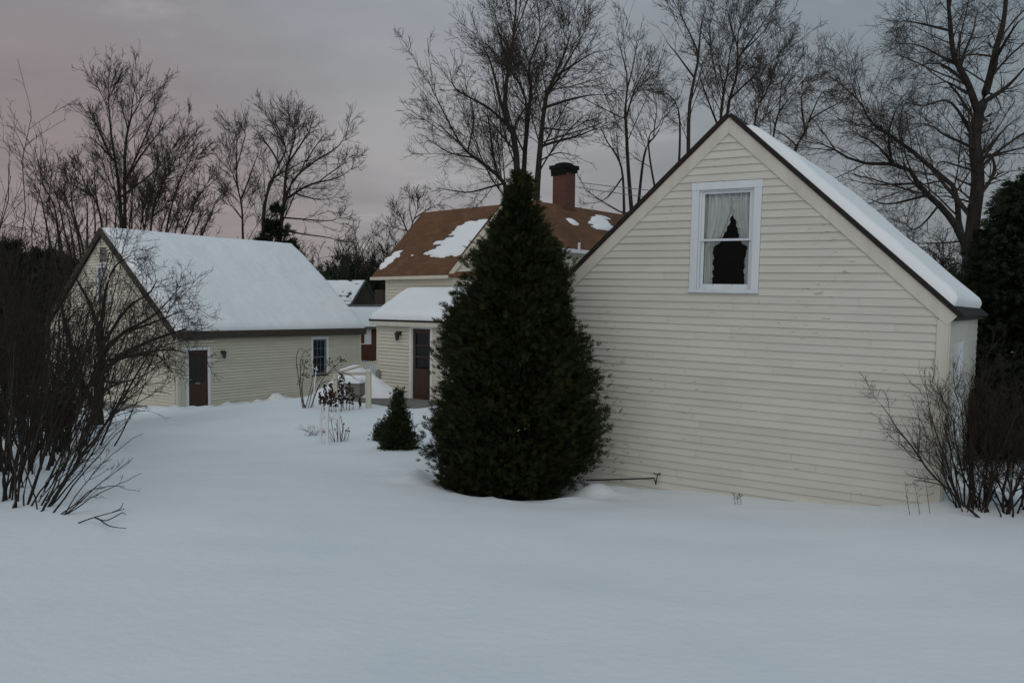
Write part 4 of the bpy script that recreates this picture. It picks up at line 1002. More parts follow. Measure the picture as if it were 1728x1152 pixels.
# ---------------------------------------------------------------- shrubs
def shrub(name, label, stems, seed, cat='shrub', group=None, mat='shrub_bark', twigmat=None, minr=0.004, dens=1.0, ang=28, up=0.05, levels=3, wander=0.10, ratio=0.42, rad=0.02, org=None, tipbud=False):
    """multi-stemmed bare shrub; stems are (base xyz, tip xyz, bow) in world space"""
    rng = np.random.default_rng(seed); K = 12; P = []; R = []
    for (b, t, bow) in stems:
        b = np.array(b, float); t = np.array(t, float); L = np.linalg.norm(t-b)
        mid = b*0.5+t*0.5+np.array(bow)*L
        c = resample([b, mid, t], K); c[1:] += np.cumsum(rng.normal(0, 0.008*L, (K-1, 3)), axis=0)
        P.append(c); r = rad*(0.5+0.5*L/3.0)*rng.uniform(0.7, 1.25); R.append(np.linspace(r, max(minr, r*0.25), K))
    P = np.array(P); R = np.array(R)
    if org is None: org = P[:, 0].mean(0)
    root = empty(name, org, label, cat, group)
    V, Fq = tubes(P-org, R, 6); np_obj('stems', V, Fq, M[mat], root)
    parts = []
    b1, q1 = sprout(P, R, rng, 2.6*dens, ratio, ang, 0.2, up, wander, 7, minr, 0.15, 0.45, 0.55, 2.2); parts.append(tubes(b1-org, q1, 4))
    if levels >= 2:
        b2, q2 = sprout(b1, q1, rng, 4.5*dens, 0.45, ang, 0.15, up, wander, 5, minr*0.85, 0.08, 0.4, 0.65, 0.9); parts.append(tubes(b2-org, q2, 3))
    if levels >= 3:
        b3, q3 = sprout(b2, q2, rng, 5*dens, 0.5, ang, 0.15, up, wander, 4, minr*0.75, 0.05, 0.4, 0.7, 0.4); parts.append(tubes(b3-org, q3, 3))
    vs = []; fs = []; n0 = 0
    for V, Fq in parts: vs.append(V); fs.append(Fq+n0); n0 += len(V)
    np_obj('twigs', np.vstack(vs), np.vstack(fs), M[twigmat or mat], root)
    if tipbud:
        lp = b1[:, -1]-org; buds = MB()
        for p in lp[::1]:
            if rng.random() < 0.5:
                s = rng.uniform(0.006, 0.012); buds.tube([tuple(p), tuple(p+np.array([0, 0, s])), tuple(p+np.array([0, 0, 2.5*s]))], [s*.4, s, s*.2], 5)
        buds.build('buds', M[mat], root)
    return root

def ground_at(px, py, Ys=None):
    """where the sight line of a pixel meets the snow"""
    for Y in np.arange(4, 70, 0.05):
        p = at(px, py, Y)
        if p[2] <= gz(p[0], p[1]): return p
    return at(px, py, 30)

def build_shrubs():
    rng = random.Random(3)
    # nearest left shrub: dense fan of stems
    stems = []
    tr = [((62, 860), (95, 800), (150, 650), 0.2), ((100, 866), (150, 800), (235, 735), 0.1), ((105, 864), (165, 835), (232, 800), 0.0), ((60, 845), (120, 760), (200, 600), 0.4), ((40, 850), (90, 700), (170, 470), 0.8), ((68, 842), (130, 790), (236, 690), 0.3),
          ((20, 840), (60, 640), (110, 380), 0.6), ((10, 840), (30, 600), (75, 178), 0.4), ((5, 842), (0, 600), (25, 190), 0.5), ((15, 838), (60, 560), (92, 235), 1.0), ((-10, 845), (10, 560), (50, 250), 0.3), ((-25, 850), (-20, 600), (5, 210), 0.9), ((30, 842), (75, 600), (130, 330), 0.7), ((-40, 850), (-40, 600), (-50, 260), 0.2),
          ((100, 866), (170, 815), (228, 770), 0.15), ((95, 864), (150, 825), (205, 815), -0.1), ((70, 858), (140, 745), (238, 655), 0.3), ((66, 850), (120, 740), (190, 640), 0.5), ((85, 862), (160, 780), (225, 705), 0.2), ((50, 850), (140, 730), (215, 610), 0.5), ((80, 850), (150, 770), (215, 660), 0.2), ((45, 848), (110, 650), (190, 520), 1.0)]
    for (b, m, t, dy) in tr:
        if t[1] < 400: t = (t[0], t[1]+45); m = (m[0], m[1]+20)
        g = ground_at(b[0], min(b[1]+4, 880)); Y = g[1]; g[2] -= 0.03
        M_ = at(m[0], m[1], Y+dy*0.5); T = at(t[0], t[1], Y+dy)
        bow = (M_-(g+T)/2)/np.linalg.norm(T-g); stems.append((g, T, bow))
    for k in range(40):
        bx = rng.uniform(-130, 90); g = ground_at(bx, rng.uniform(822, 860)); g[2] -= 0.03
        lean = (bx+10)/140*0.9+rng.gauss(0, 0.18); h = rng.uniform(1.5, 3.6) if lean < 0.3 else rng.uniform(1.2, 2.4)
        T = g+np.array([lean*h*0.75, rng.gauss(0, 0.3)*h*0.5+0.1, h]); stems.append((g, T, np.array([lean*0.06, 0, -0.03])))
    shrub('bare_shrub', 'tall dense bare shrub nearest the camera at the left edge', stems, 201, group='bare shrubs on the left', dens=1.3, ang=30, up=0.03, minr=0.0028, levels=3, rad=0.0125, ratio=0.34)
    # thicket further back on the left, one shrub after another
    for i, (px, py, Y, w, h, lab, lev) in enumerate([(15, 800, 12.5, 1.3, 3.6, 'dark bare shrub just behind the nearest left one, cut by the frame edge', 3), (85, 760, 15.5, 1.4, 3.2, 'dark bare shrub with thin crossing twigs between the nearest shrub and the apple tree', 3), (20, 735, 19, 2.0, 4.4, 'tall tangled bare shrub in the far left thicket before the dark evergreens', 3)]):
        st = []; c = at(px, py, Y); 
        for k in range(60):
            bx, by = c[0]+rng.gauss(0, 0.35)*w, c[1]+rng.gauss(0, 0.35)*w; g = np.array([bx, by, gz(bx, by)-0.05])
            le = (bx-c[0])/w; hh = h*rng.uniform(0.3, 1.05); st.append((g, g+np.array([le*hh*0.7+rng.gauss(0, .25), (by-c[1])/w*hh*0.7, hh]), np.array([le*0.05, 0, 0])))
        shrub('bare_shrub', lab, st, 210+i, group='bare shrubs on the left', dens=1.0, ang=34, minr=0.005, rad=0.02, wander=0.16)
    # small plant with dark red leaves inside the thicket
    c = at(95, 690, 17); root = empty('red_leaf_shrub', (c[0], c[1], gz(c[0], c[1])), 'low shrub with clinging dark red leaves inside the left thicket', 'shrub')
    st = MB(); lf = MB()
    for k in range(60):
        a = rng.uniform(0, 6.28); l = rng.uniform(0.6, 1.5); d = Vector((math.cos(a)*0.5, math.sin(a)*0.5, 1)).normalized()*l
        st.tube([(0, 0, 0), tuple(d*0.5+Vector((0, 0, 0.05))), tuple(d)], [0.012, 0.008, 0.004], 4)
        for q in range(16):
            p = d*rng.uniform(0.35, 1.0)+Vector((rng.gauss(0, .07), rng.gauss(0, .07), rng.gauss(0, .07))); u = Vector((rng.gauss(0, 1), rng.gauss(0, 1), rng.gauss(0, 1))).normalized()*0.05; v = u.cross(Vector((rng.gauss(0, 1), rng.gauss(0, 1), 1))).normalized()*0.03
            lf.quad(p-u, p+v, p+u, p-v)
    st.build('stems', M['shrub_bark'], root); lf.build('leaves', M['red_leaf'], root)
    # apple tree in front of the garage gable
    tree('apple_tree', 'gnarled bare apple tree with forked trunk in front of the garage gable', 'tree', [
        ([(163, 690), (166, 665), (170, 640), (172, 600), (168, 560)], 0.15, 0.10, 0, 0, True), ([(160, 690), (145, 665), (132, 640), (120, 590), (108, 540)], 0.10, 0.05, 0, -0.6),
        ([(171, 630), (200, 600), (245, 580), (300, 560), (320, 552)], 0.085, 0.02, 0, -0.8), ([(172, 600), (210, 560), (260, 530), (318, 470)], 0.07, 0.014, 0, 0.3), ([(172, 610), (230, 600), (290, 590), (330, 600)], 0.05, 0.012, 0, -1.2),
        ([(168, 560), (180, 500), (200, 450), (228, 425)], 0.06, 0.014, 0, -0.4), ([(168, 565), (150, 510), (130, 470), (120, 445)], 0.06, 0.014, 0, 0.8), ([(205, 600), (260, 600), (300, 635)], 0.04, 0.01, -.2, -1.2),
        ([(210, 560), (260, 545), (340, 510)], 0.045, 0.012, 0, 0.6), ([(172, 590), (215, 520), (255, 490), (270, 465)], 0.05, 0.012, 0, -1), ([(110, 545), (100, 500), (95, 450)], 0.04, 0.012, -.6, -.8), ([(172, 640), (220, 640), (280, 610)], 0.04, 0.01, 0, -1.4)],
        22, 220, None, minr=0.0048, dens=1.75, wander=0.17, ang=48, up=0.04, up1=0.02, spread=0.6, ratio=0.45, thick=0.95)
    # right shrubs against the barn corner
    stems = []
    for (b, m, t, dy) in [((1618, 858), (1590, 780), (1552, 690), 0.1), ((1617, 858), (1585, 790), (1536, 760), 0), ((1622, 858), (1600, 760), (1575, 678), -.1), ((1626, 858), (1612, 740), (1587, 650), .2), ((1634, 858), (1630, 720), (1640, 590), .3), ((1630, 858), (1640, 740), (1620, 660), .2), ((1620, 858), (1580, 800), (1530, 725), -.1), ((1640, 858), (1650, 760), (1655, 640), .3), ((1640, 858), (1620, 700), (1606, 630), .3), ((1645, 858), (1660, 760), (1680, 660), .3)]:
        g = ground_at(b[0], b[1]); g[2] -= 0.04; T = at(*t, g[1]+dy); Mx = at(*m, g[1]+dy*.5); stems.append((g, T, (Mx-(g+T)/2)/np.linalg.norm(T-g)))
    for k in range(26):
        bx = rng.uniform(1614, 1668); g = ground_at(bx, rng.uniform(852, 866)); g[2] -= 0.04; h = rng.uniform(0.6, 1.55); le = (bx-1642)/60
        stems.append((g, g+np.array([le*h*0.45+rng.gauss(-0.05, .12), rng.gauss(0, .15), h]), np.array([le*0.1, 0, 0])))
    shrub('bare_shrub', 'bare shrub with reddish upright shoots crossing the barn corner', stems, 230, group='bare shrubs at the barn corner', mat='shrub_bark', twigmat='shoot', dens=2.2, ang=32, up=0.09, minr=0.0024, rad=0.013, levels=3)
    stems = []
    for k in range(30):
        bx = rng.choice((1662, 1690, 1700, 1722, 1745, 1775))+rng.gauss(0, 7); g = ground_at(bx, rng.uniform(850, 878)); g[2] -= 0.04; h = rng.uniform(0.5, 1.65); le = (bx-1715)/90
        stems.append((g, g+np.array([le*h*0.35+rng.gauss(0, .34)*h, rng.gauss(0, .3)*h, h]), np.array([le*0.08, 0, 0])))
    shrub('bare_shrub', 'denser dark bare shrub at the right edge in front of the evergreen', stems, 231, group='bare shrubs at the barn corner', dens=3.4, ang=40, up=0.05, minr=0.0023, rad=0.018, levels=3)
    stems = []
    for k in range(36):
        bx = rng.uniform(1640, 1800); Y = rng.uniform(13, 14.5); p = at(bx, 800, Y); g = np.array([p[0], p[1], gz(p[0], p[1])-.05]); h = rng.uniform(0.7, 1.5)
        stems.append((g, g+np.array([rng.gauss(0, .25), rng.gauss(0, .2), h]), np.array([0, 0, 0])))
    shrub('bare_shrub', 'thin upright bare shrub farther back between the barn side and the evergreen', stems, 232, group='bare shrubs at the barn corner', dens=1.8, ang=28, up=0.1, minr=0.004, rad=0.014, levels=3)
build_shrubs()

# ---------------------------------------------------------------- evergreens
def fronds(C, D, S, rng, flat=0.3):
    """leafy sprays at C pointing along D with size S: returns V,F (triangles)"""
    n = len(C)
    up = rng.normal(size=(n, 3)); up -= (up*D).sum(1, keepdims=True)*D; up /= np.linalg.norm(up, axis=1, keepdims=True)+1e-9
    side = np.cross(D, up)
    # template: (along, side, lift): five blades
    T = []
    for (a0, a1, s1, w) in ((0.0, 1.1, 0.0, 0.065), (0.15, 0.70, 0.36, 0.06), (0.15, 0.70, -0.36, 0.06), (0.48, 0.95, 0.24, 0.05), (0.48, 0.95, -0.24, 0.05), (0.0, 0.45, 0.36, 0.06), (0.0, 0.45, -0.36, 0.06)):
        dx, dy = a1-a0, s1; l = math.hypot(dx, dy); px, py = -dy/l*w, dx/l*w
        m = 0.45
        T.append([(a0, 0, 0), (a0+dx*m+px, dy*m+py, 0.04), (a1, s1, -0.03), (a0+dx*m-px, dy*m-py, 0.04)])
    T = np.array(T)                                        # (b,4,3)
    sc = S[:, None, None, None]
    V = C[:, None, None]+sc*(D[:, None, None]*T[None, ..., 0:1]+side[:, None, None]*T[None, ..., 1:2]+up[:, None, None]*T[None, ..., 2:3]*1.5)
    V = V.reshape(-1, 3); q = np.arange(len(V)).reshape(-1, 4)
    return V, q

def conifer(name, label, base, H, profile, seed, mat, nbough=420, per=34, size=0.2, group=None, droop=0.15, upb=0.5, trunk_r=0.1, lumps=0.22, cat='evergreen tree', trunk_lean=(0, 0), tips=None, core=0.25, bshape=0.45):
    """evergreen: trunk, boughs carrying many small sprays; profile: list of (height fraction, radius)"""
    rng = np.random.default_rng(seed); base = np.array(base, float)
    root = empty(name, base, label, cat, group)
    hs = [p[0] for p in profile]; rs = [p[1] for p in profile]
    tm = MB(); tm.tube([(0, 0, -0.2), (trunk_lean[0]*.5, trunk_lean[1]*.5, H*0.5), (trunk_lean[0], trunk_lean[1], H*0.96)], [trunk_r, trunk_r*0.7, 0.015], 7); tm.build('trunk', M['bark'], root, True)
    # bough tips spread over the envelope, denser where it is wide
    hh = rng.random(nbough*4); keep = rng.random(nbough*4) < (np.interp(hh, hs, rs)/max(rs)+0.18); hh = hh[keep][:nbough]
    n = len(hh); az = rng.random(n)*2*np.pi
    lump = 1+lumps*(np.sin(az*3+hh*9+seed)+0.7*np.sin(az*5-hh*17+2*seed))*0.5+rng.normal(0, lumps*0.35, n)
    R = np.interp(hh, hs, rs)*np.clip(lump, 0.55, 1.28)
    R = R*np.where(rng.random(n) < 0.10, rng.uniform(1.04, 1.14, n), 1.0)
    lean = np.array(trunk_lean)
    tip = np.stack([np.cos(az)*R+lean[0]*hh, np.sin(az)*R+lean[1]*hh, hh*H], 1)
    rootp = np.stack([lean[0]*hh, lean[1]*hh, np.maximum(hh*H-R*upb, 0.1)], 1)
    d = tip-rootp; L = np.linalg.norm(d, axis=1); d /= L[:, None]+1e-9
    # sprays along the outer part of each bough
    par = np.repeat(np.arange(n), per); m = len(par)
    t = 1-(1-core)*rng.random(m)**1.35*0.9
    c = rootp[par]+(tip-rootp)[par]*t[:, None]+rng.normal(0, 1, (m, 3))*(0.055+bshape*0.28*R[par]*(1-t)+0.03*R[par])[:, None]
    c[:, 2] = np.maximum(c[:, 2], 0.02)
    dd = d[par]*1.0+rng.normal(0, 1, (m, 3))*(0.28+0.4*(1-t))[:, None]+np.array([0, 0, -droop]); dd /= np.linalg.norm(dd, axis=1, keepdims=True)
    S = size*rng.uniform(0.55, 1.25, m)
    V, Fq = fronds(c, dd, S, rng)
    V[:, 2] = np.maximum(V[:, 2], -0.03)
    np_obj('crown', V, Fq, M[mat], root, False)
    k = rng.choice(n, min(n, 160), replace=False)
    P = np.stack([rootp[k], rootp[k]*0.5+tip[k]*0.5-np.array([0, 0, 0.04]), tip[k]], 1); Vb, Fb = tubes(P, np.stack([np.full(len(k), trunk_r*.22), np.full(len(k), trunk_r*.13), np.full(len(k), 0.004)], 1), 4)
    np_obj('boughs', Vb, Fb, M['bark'], root)
    return root

def build_evergreens():
    cx, cy = CEDAR_XY; b = (cx, cy, gz(cx, cy)+0.03)
    conifer('cedar_tree', 'large dark cedar in front of the house and beside the barn wall', b, 4.72,
            [(0.0, 0.50), (0.03, 0.74), (0.12, 1.00), (0.25, 1.06), (0.40, 0.92), (0.55, 0.80), (0.70, 0.62), (0.80, 0.40), (0.88, 0.20), (0.93, 0.10), (1.0, 0.012)],
            301, 'cedar', 760, 78, 0.115, droop=-0.05, upb=0.55, trunk_r=0.11, lumps=0.30, core=0.42, trunk_lean=(0.20, 0))
    b = ground_at(672, 757)
    r = conifer('dwarf_spruce', 'small cone shaped dwarf evergreen standing alone in the snow', b, 1.06, [(0, 0.25), (0.08, 0.29), (0.3, 0.225), (0.6, 0.12), (0.82, 0.04), (1, 0.006)], 302, 'dwarf', 330, 26, 0.06, upb=0.9, droop=-0.2, trunk_r=0.03, lumps=0.12, cat='evergreen shrub')
    b2 = ground_at(648, 742)
    conifer('dwarf_spruce', 'tiny low evergreen hugging the left foot of the cone shaped one', b2, 0.36, [(0, 0.12), (0.3, 0.14), (0.7, 0.07), (1, 0.01)], 303, 'dwarf', 90, 22, 0.06, upb=0.9, droop=-0.2, trunk_r=0.02, lumps=0.2, cat='evergreen shrub')
    p = at(1700, 700, 17.0); b = (p[0]+0.25, p[1], gz(p[0], p[1]))
    conifer('evergreen_tree', 'tall dark evergreen at the right edge beyond the barn', b, 5.2, [(0, 1.0), (0.2, 1.35), (0.45, 1.25), (0.7, 0.95), (0.88, 0.5), (1.0, 0.05)], 304, 'spruce', 420, 44, 0.21, droop=0.3, trunk_r=0.12, lumps=0.25, upb=0.0)
    p = at(1800, 700, 19.0); conifer('evergreen_tree', 'second dark evergreen cut by the right edge of the frame', (p[0], p[1], gz(p[0], p[1])), 6.0, [(0, 1.1), (0.2, 1.6), (0.5, 1.3), (0.8, 0.7), (1.0, 0.05)], 305, 'spruce', 360, 40, 0.24, droop=0.2, trunk_r=0.13, lumps=0.2)
    p = at(1712, 780, 14.2); conifer('evergreen_shrub', 'low dark evergreen behind the bare shrubs right of the barn', (p[0], p[1], gz(p[0], p[1])), 1.55, [(0, 0.4), (0.12, 0.75), (0.3, 0.9), (0.7, 0.6), (1.0, 0.1)], 307, 'spruce', 190, 30, 0.15, droop=0.0, trunk_r=0.06, lumps=0.3, cat='evergreen shrub')
    p = at(1668, 780, 15.6); conifer('evergreen_shrub', 'lower dark evergreen close to the barn side wall', (p[0], p[1], gz(p[0], p[1])), 1.2, [(0, 0.3), (0.15, 0.6), (0.4, 0.62), (0.7, 0.4), (1.0, 0.06)], 308, 'spruce', 150, 28, 0.14, droop=0.0, trunk_r=0.05, lumps=0.35, cat='evergreen shrub')
    p = at(468, 440, 41); conifer('evergreen_tree', 'small spruce tip showing above the garage roof between the two trunks', (p[0], p[1], gz(p[0], p[1])), 8.3, [(0, 1.5), (0.3, 1.6), (0.6, 1.3), (0.85, 0.65), (1.0, 0.03)], 306, 'spruce', 260, 26, 0.34, droop=0.1, trunk_r=0.12, lumps=0.25)
    for i, (px, Y, H, w, lab) in enumerate([(20, 42, 6.8, 3.0, 'broad dark evergreen at the far left edge of the distant hedge'), (75, 44, 6.6, 2.6, 'dark rounded evergreen in the middle of the left hedge'), (128, 46, 6.5, 2.6, 'dark evergreen touching the garage gable from behind'), (176, 49, 5.9, 2.2, 'dark evergreen half hidden behind the garage ridge')]):
        p = at(px, 600, Y); conifer('evergreen_tree', lab, (p[0], p[1], gz(p[0], p[1])), H, [(0, w*.8), (0.3, w), (0.65, w*0.85), (0.88, w*0.5), (1.0, 0.15)], 310+i, 'spruce', 330, 26, 0.46, group='evergreen hedge on the left', droop=0.1, trunk_r=0.15, lumps=0.2)
build_evergreens()

# ---------------------------------------------------------------- far woods
def build_woods():
    rng = np.random.default_rng(400); Ps = []; Rs = []; rng2 = random.Random(4)
    vs = []; fs = []; n0 = 0
    K = 8; xs = []
    for k in range(520):
        a = rng.uniform(-0.85, 0.95); Y = rng.uniform(62, 115); X = a*Y; h = rng.uniform(7, 10.5)*Y/85
        g = np.array([X, Y, gz(X, Y)-.2]); xs.append((g, h))
        st = g+np.array([0, 0, 1])*np.linspace(0, h, K)[:, None]; st[:, :2] += np.cumsum(rng.normal(0, 0.12, (K, 2)), 0); Ps.append(st); Rs.append(np.linspace(0.16, 0.03, K))
    P = np.array(Ps); R = np.array(Rs)
    b1, q1 = sprout(P, R, rng, 2.6, 0.36, 46, 0.12, 0.10, 0.15, 5, 0.03, .5, .5, .5, 4)
    b2, q2 = sprout(b1, q1, rng, 2.2, 0.5, 42, 0.15, 0.06, 0.15, 4, 0.022, .3, .5, .6, 2)
    for V, Fq in (tubes(P, R, 4), tubes(b1, q1, 3), tubes(b2, q2, 3)): vs.append(V); fs.append(Fq+n0); n0 += len(V)
    o = np_obj('far_woods', np.vstack(vs), np.vstack(fs), M['bark']); tag(o, 'bare grey woods forming the horizon behind everything', 'woods', kind='stuff')
    # dark evergreen undergrowth of the woods
    n = 36000; a = rng.uniform(-0.85, 0.95, n); Y = rng.uniform(66, 118, n); X = a*Y
    hh = rng.random(n)**1.1*(6.4+2.0*hash_noise(X, Y, 0.09, 3)+1.5*hash_noise(X, Y, 0.3, 4))*Y/80
    C = np.stack([X, Y, -0.4+hh], 1); D = rng.normal(size=(n, 3))*0.7+np.array([0, 0, 0.4]); D /= np.linalg.norm(D, axis=1, keepdims=True)
    V, Fq = fronds(C, D, rng.uniform(0.9, 1.9, n), rng); o = np_obj('woods_undergrowth', V, Fq, M['spruce'], None, False)
    tag(o, 'dark evergreen growth massed low in the far woods', 'woods', kind='stuff')
build_woods()

# ---------------------------------------------------------------- neighbours seen in the gap
def build_neighbours():
    c = at(566, 612, 47.0); c[2] = gz(c[0], c[1])
    r = empty('red_outbuilding', c, 'dark red building with a white shuttered window seen between garage and house', 'building', rot=(0, 0, math.radians(-8)))
    zt = at(620, 551, 47)[2]-c[2]; zr = at(620, 516, 50)[2]-c[2]; W = 5.2; x0 = -0.4
    w = MB(); w.box(x0, W, 0, 6, -0.3, zt); w.poly([(x0, 0.0, zt), (x0, 6.0, zt), (x0, 3.0, zr)]); w.poly([(W, 0.0, zt), (W, 6.0, zt), (W, 3.0, zr)]); w.build('wall', M['red_wall'], r)
    ang = math.atan2(zr-zt, 3.0); L = 3.35/math.cos(ang); dy, dz, ny, nz = -math.cos(ang), -math.sin(ang), -math.sin(ang), math.cos(ang)
    ro = MB(); slab_on(ro, (x0-0.2, 3, zr), (1, 0, 0), (0, dy, dz), (0, ny, nz), 0, W+0.8, 0, L, 0.09); slab_on(ro, (x0-0.2, 3, zr), (1, 0, 0), (0, -dy, dz), (0, -ny, nz), 0, W+0.8, 0, L, 0.09); ro.build('roof', M['green_roof'], r)
    snow_sheet('roof_snow', Vector((x0-0.15, 3, zr))+Vector((0, ny, nz))*0.092+Vector((0, dy, dz))*0.45, (1, 0, 0), (0, dy, dz), (0, ny, nz), W+0.7, L-0.65, 0.10, r, 501, 40, 20, rim=0.2)
    s = at(620, 580, 46.9); fp = lambda a, t, o: (a, -o, t)
    z0, z1 = at(620, 579, 47)[2]-c[2], at(620, 557, 47)[2]-c[2]
    sash_window(r, fp, 1.10, 1.72, z0, z1, 0.07, 'window', 'white_clean', 'white_clean', (2, 2))
    sh = MB(); sh.box(1.80, 2.12, -0.05, -0.005, z0-0.05, z1+0.08); sh.build('shutter', M['white_clean'], r)
    # farther gabled roof
    c = at(575, 560, 58); c[2] = gz(c[0], c[1]); zt = at(580, 512, 58)[2]-c[2]; zr = at(580, 474, 60)[2]-c[2]
    r = empty('far_house', c, 'distant house whose steep snowy roof shows past the garage corner', 'house', rot=(0, 0, math.radians(-12)))
    w = MB(); w.box(-3.0, 0.75, 0, 5, -0.3, zt); w.poly([(0.75, 0, zt), (0.75, 5, zt), (0.75, 2.5, zr)]); w.build('wall', M['fascia_brown'], r)
    ang = math.atan2(zr-zt, 2.5); L = 2.75/math.cos(ang); dy, dz, ny, nz = -math.cos(ang), -math.sin(ang), -math.sin(ang), math.cos(ang)
    ro = MB(); slab_on(ro, (-3.2, 2.5, zr), (1, 0, 0), (0, dy, dz), (0, ny, nz), 0, 4.1, 0, L, 0.08); slab_on(ro, (-3.2, 2.5, zr), (1, 0, 0), (0, -dy, dz), (0, -ny, nz), 0, 4.1, 0, L, 0.08); ro.build('roof', M['green_roof'], r)
    def mk(A, B): return np.clip((0.35+hash_noise(A, B, 0.9, 511)*0.9+hash_noise(A, B*2, 3.0, 512)*0.7)*3, 0, 1)
    snow_sheet('roof_snow', Vector((-3.15, 2.5, zr))+Vector((0, ny, nz))*0.083, (1, 0, 0), (0, dy, dz), (0, ny, nz), 3.95, L-0.1, 0.08, r, 513, 60, 50, mask=mk, rim=0.1)
    ch = MB(); q = at(625, 500, 58)-c; ch.box(1.9, 2.5, 1.6, 2.2, zt-1.0, at(625, 488, 58)[2]-c[2], uv=True); ch.build('chimney', M['fascia_brown'], r)
    w2 = MB(); w2.box(0.76, 3.4, 0.6, 3.4, -0.3, zt-0.9); w2.build('side_wing', M['fascia_brown'], r)
    # white picket fence
    a = at(607, 622, 39.0); b = at(642, 622, 38.0); za = gz(a[0], a[1]); r = empty('picket_fence', (a[0], a[1], za), 'short run of white picket fence in front of the red building', 'fence')
    dx = b[0]-a[0]; dyy = b[1]-a[1]; n = 13; top = at(620, 608, 38.5)[2]-za
    pk = MB(); rl = MB()
    for k in range(n):
        x = dx*k/(n-1); y = dyy*k/(n-1)
        pk.prism([(x-0.03, y, 0), (x+0.03, y, 0), (x+0.03, y, top-0.06), (x, y, top), (x-0.03, y, top-0.06)], (0, 0.02, 0))
    for z in (0.3*top, 0.78*top): rl.beam((0, 0.045, z), (dx, dyy+0.045, z), 0.03, 0.06)
    pk.build('pickets', M['white_clean'], r); rl.build('rails', M['white_clean'], r)
    # overhead cables to the house
    for k, dz in enumerate((0.0, -0.16)):
        p0 = Vector(HM @ Vector((0.32, 2.9, 6.72+dz*1.0))); p1 = Vector((15.5, 33.0, p0.z+0.25+dz*0.6)); pts = []
        for q in range(25):
            f = q/24; p = p0.lerp(p1, f); p.z -= 0.35*4*f*(1-f)*(0.5 if k == 0 else 0.75); pts.append(tuple(p))
        m = MB(); m.tube(pts, 0.012, 5); o = m.build('overhead_cable', M['wire'])
        tag(o, 'upper overhead cable running from the chimney side to the right' if k == 0 else 'lower, slacker overhead cable running from the chimney side to the right', 'cable', 'overhead cables at the chimney')
build_neighbours()

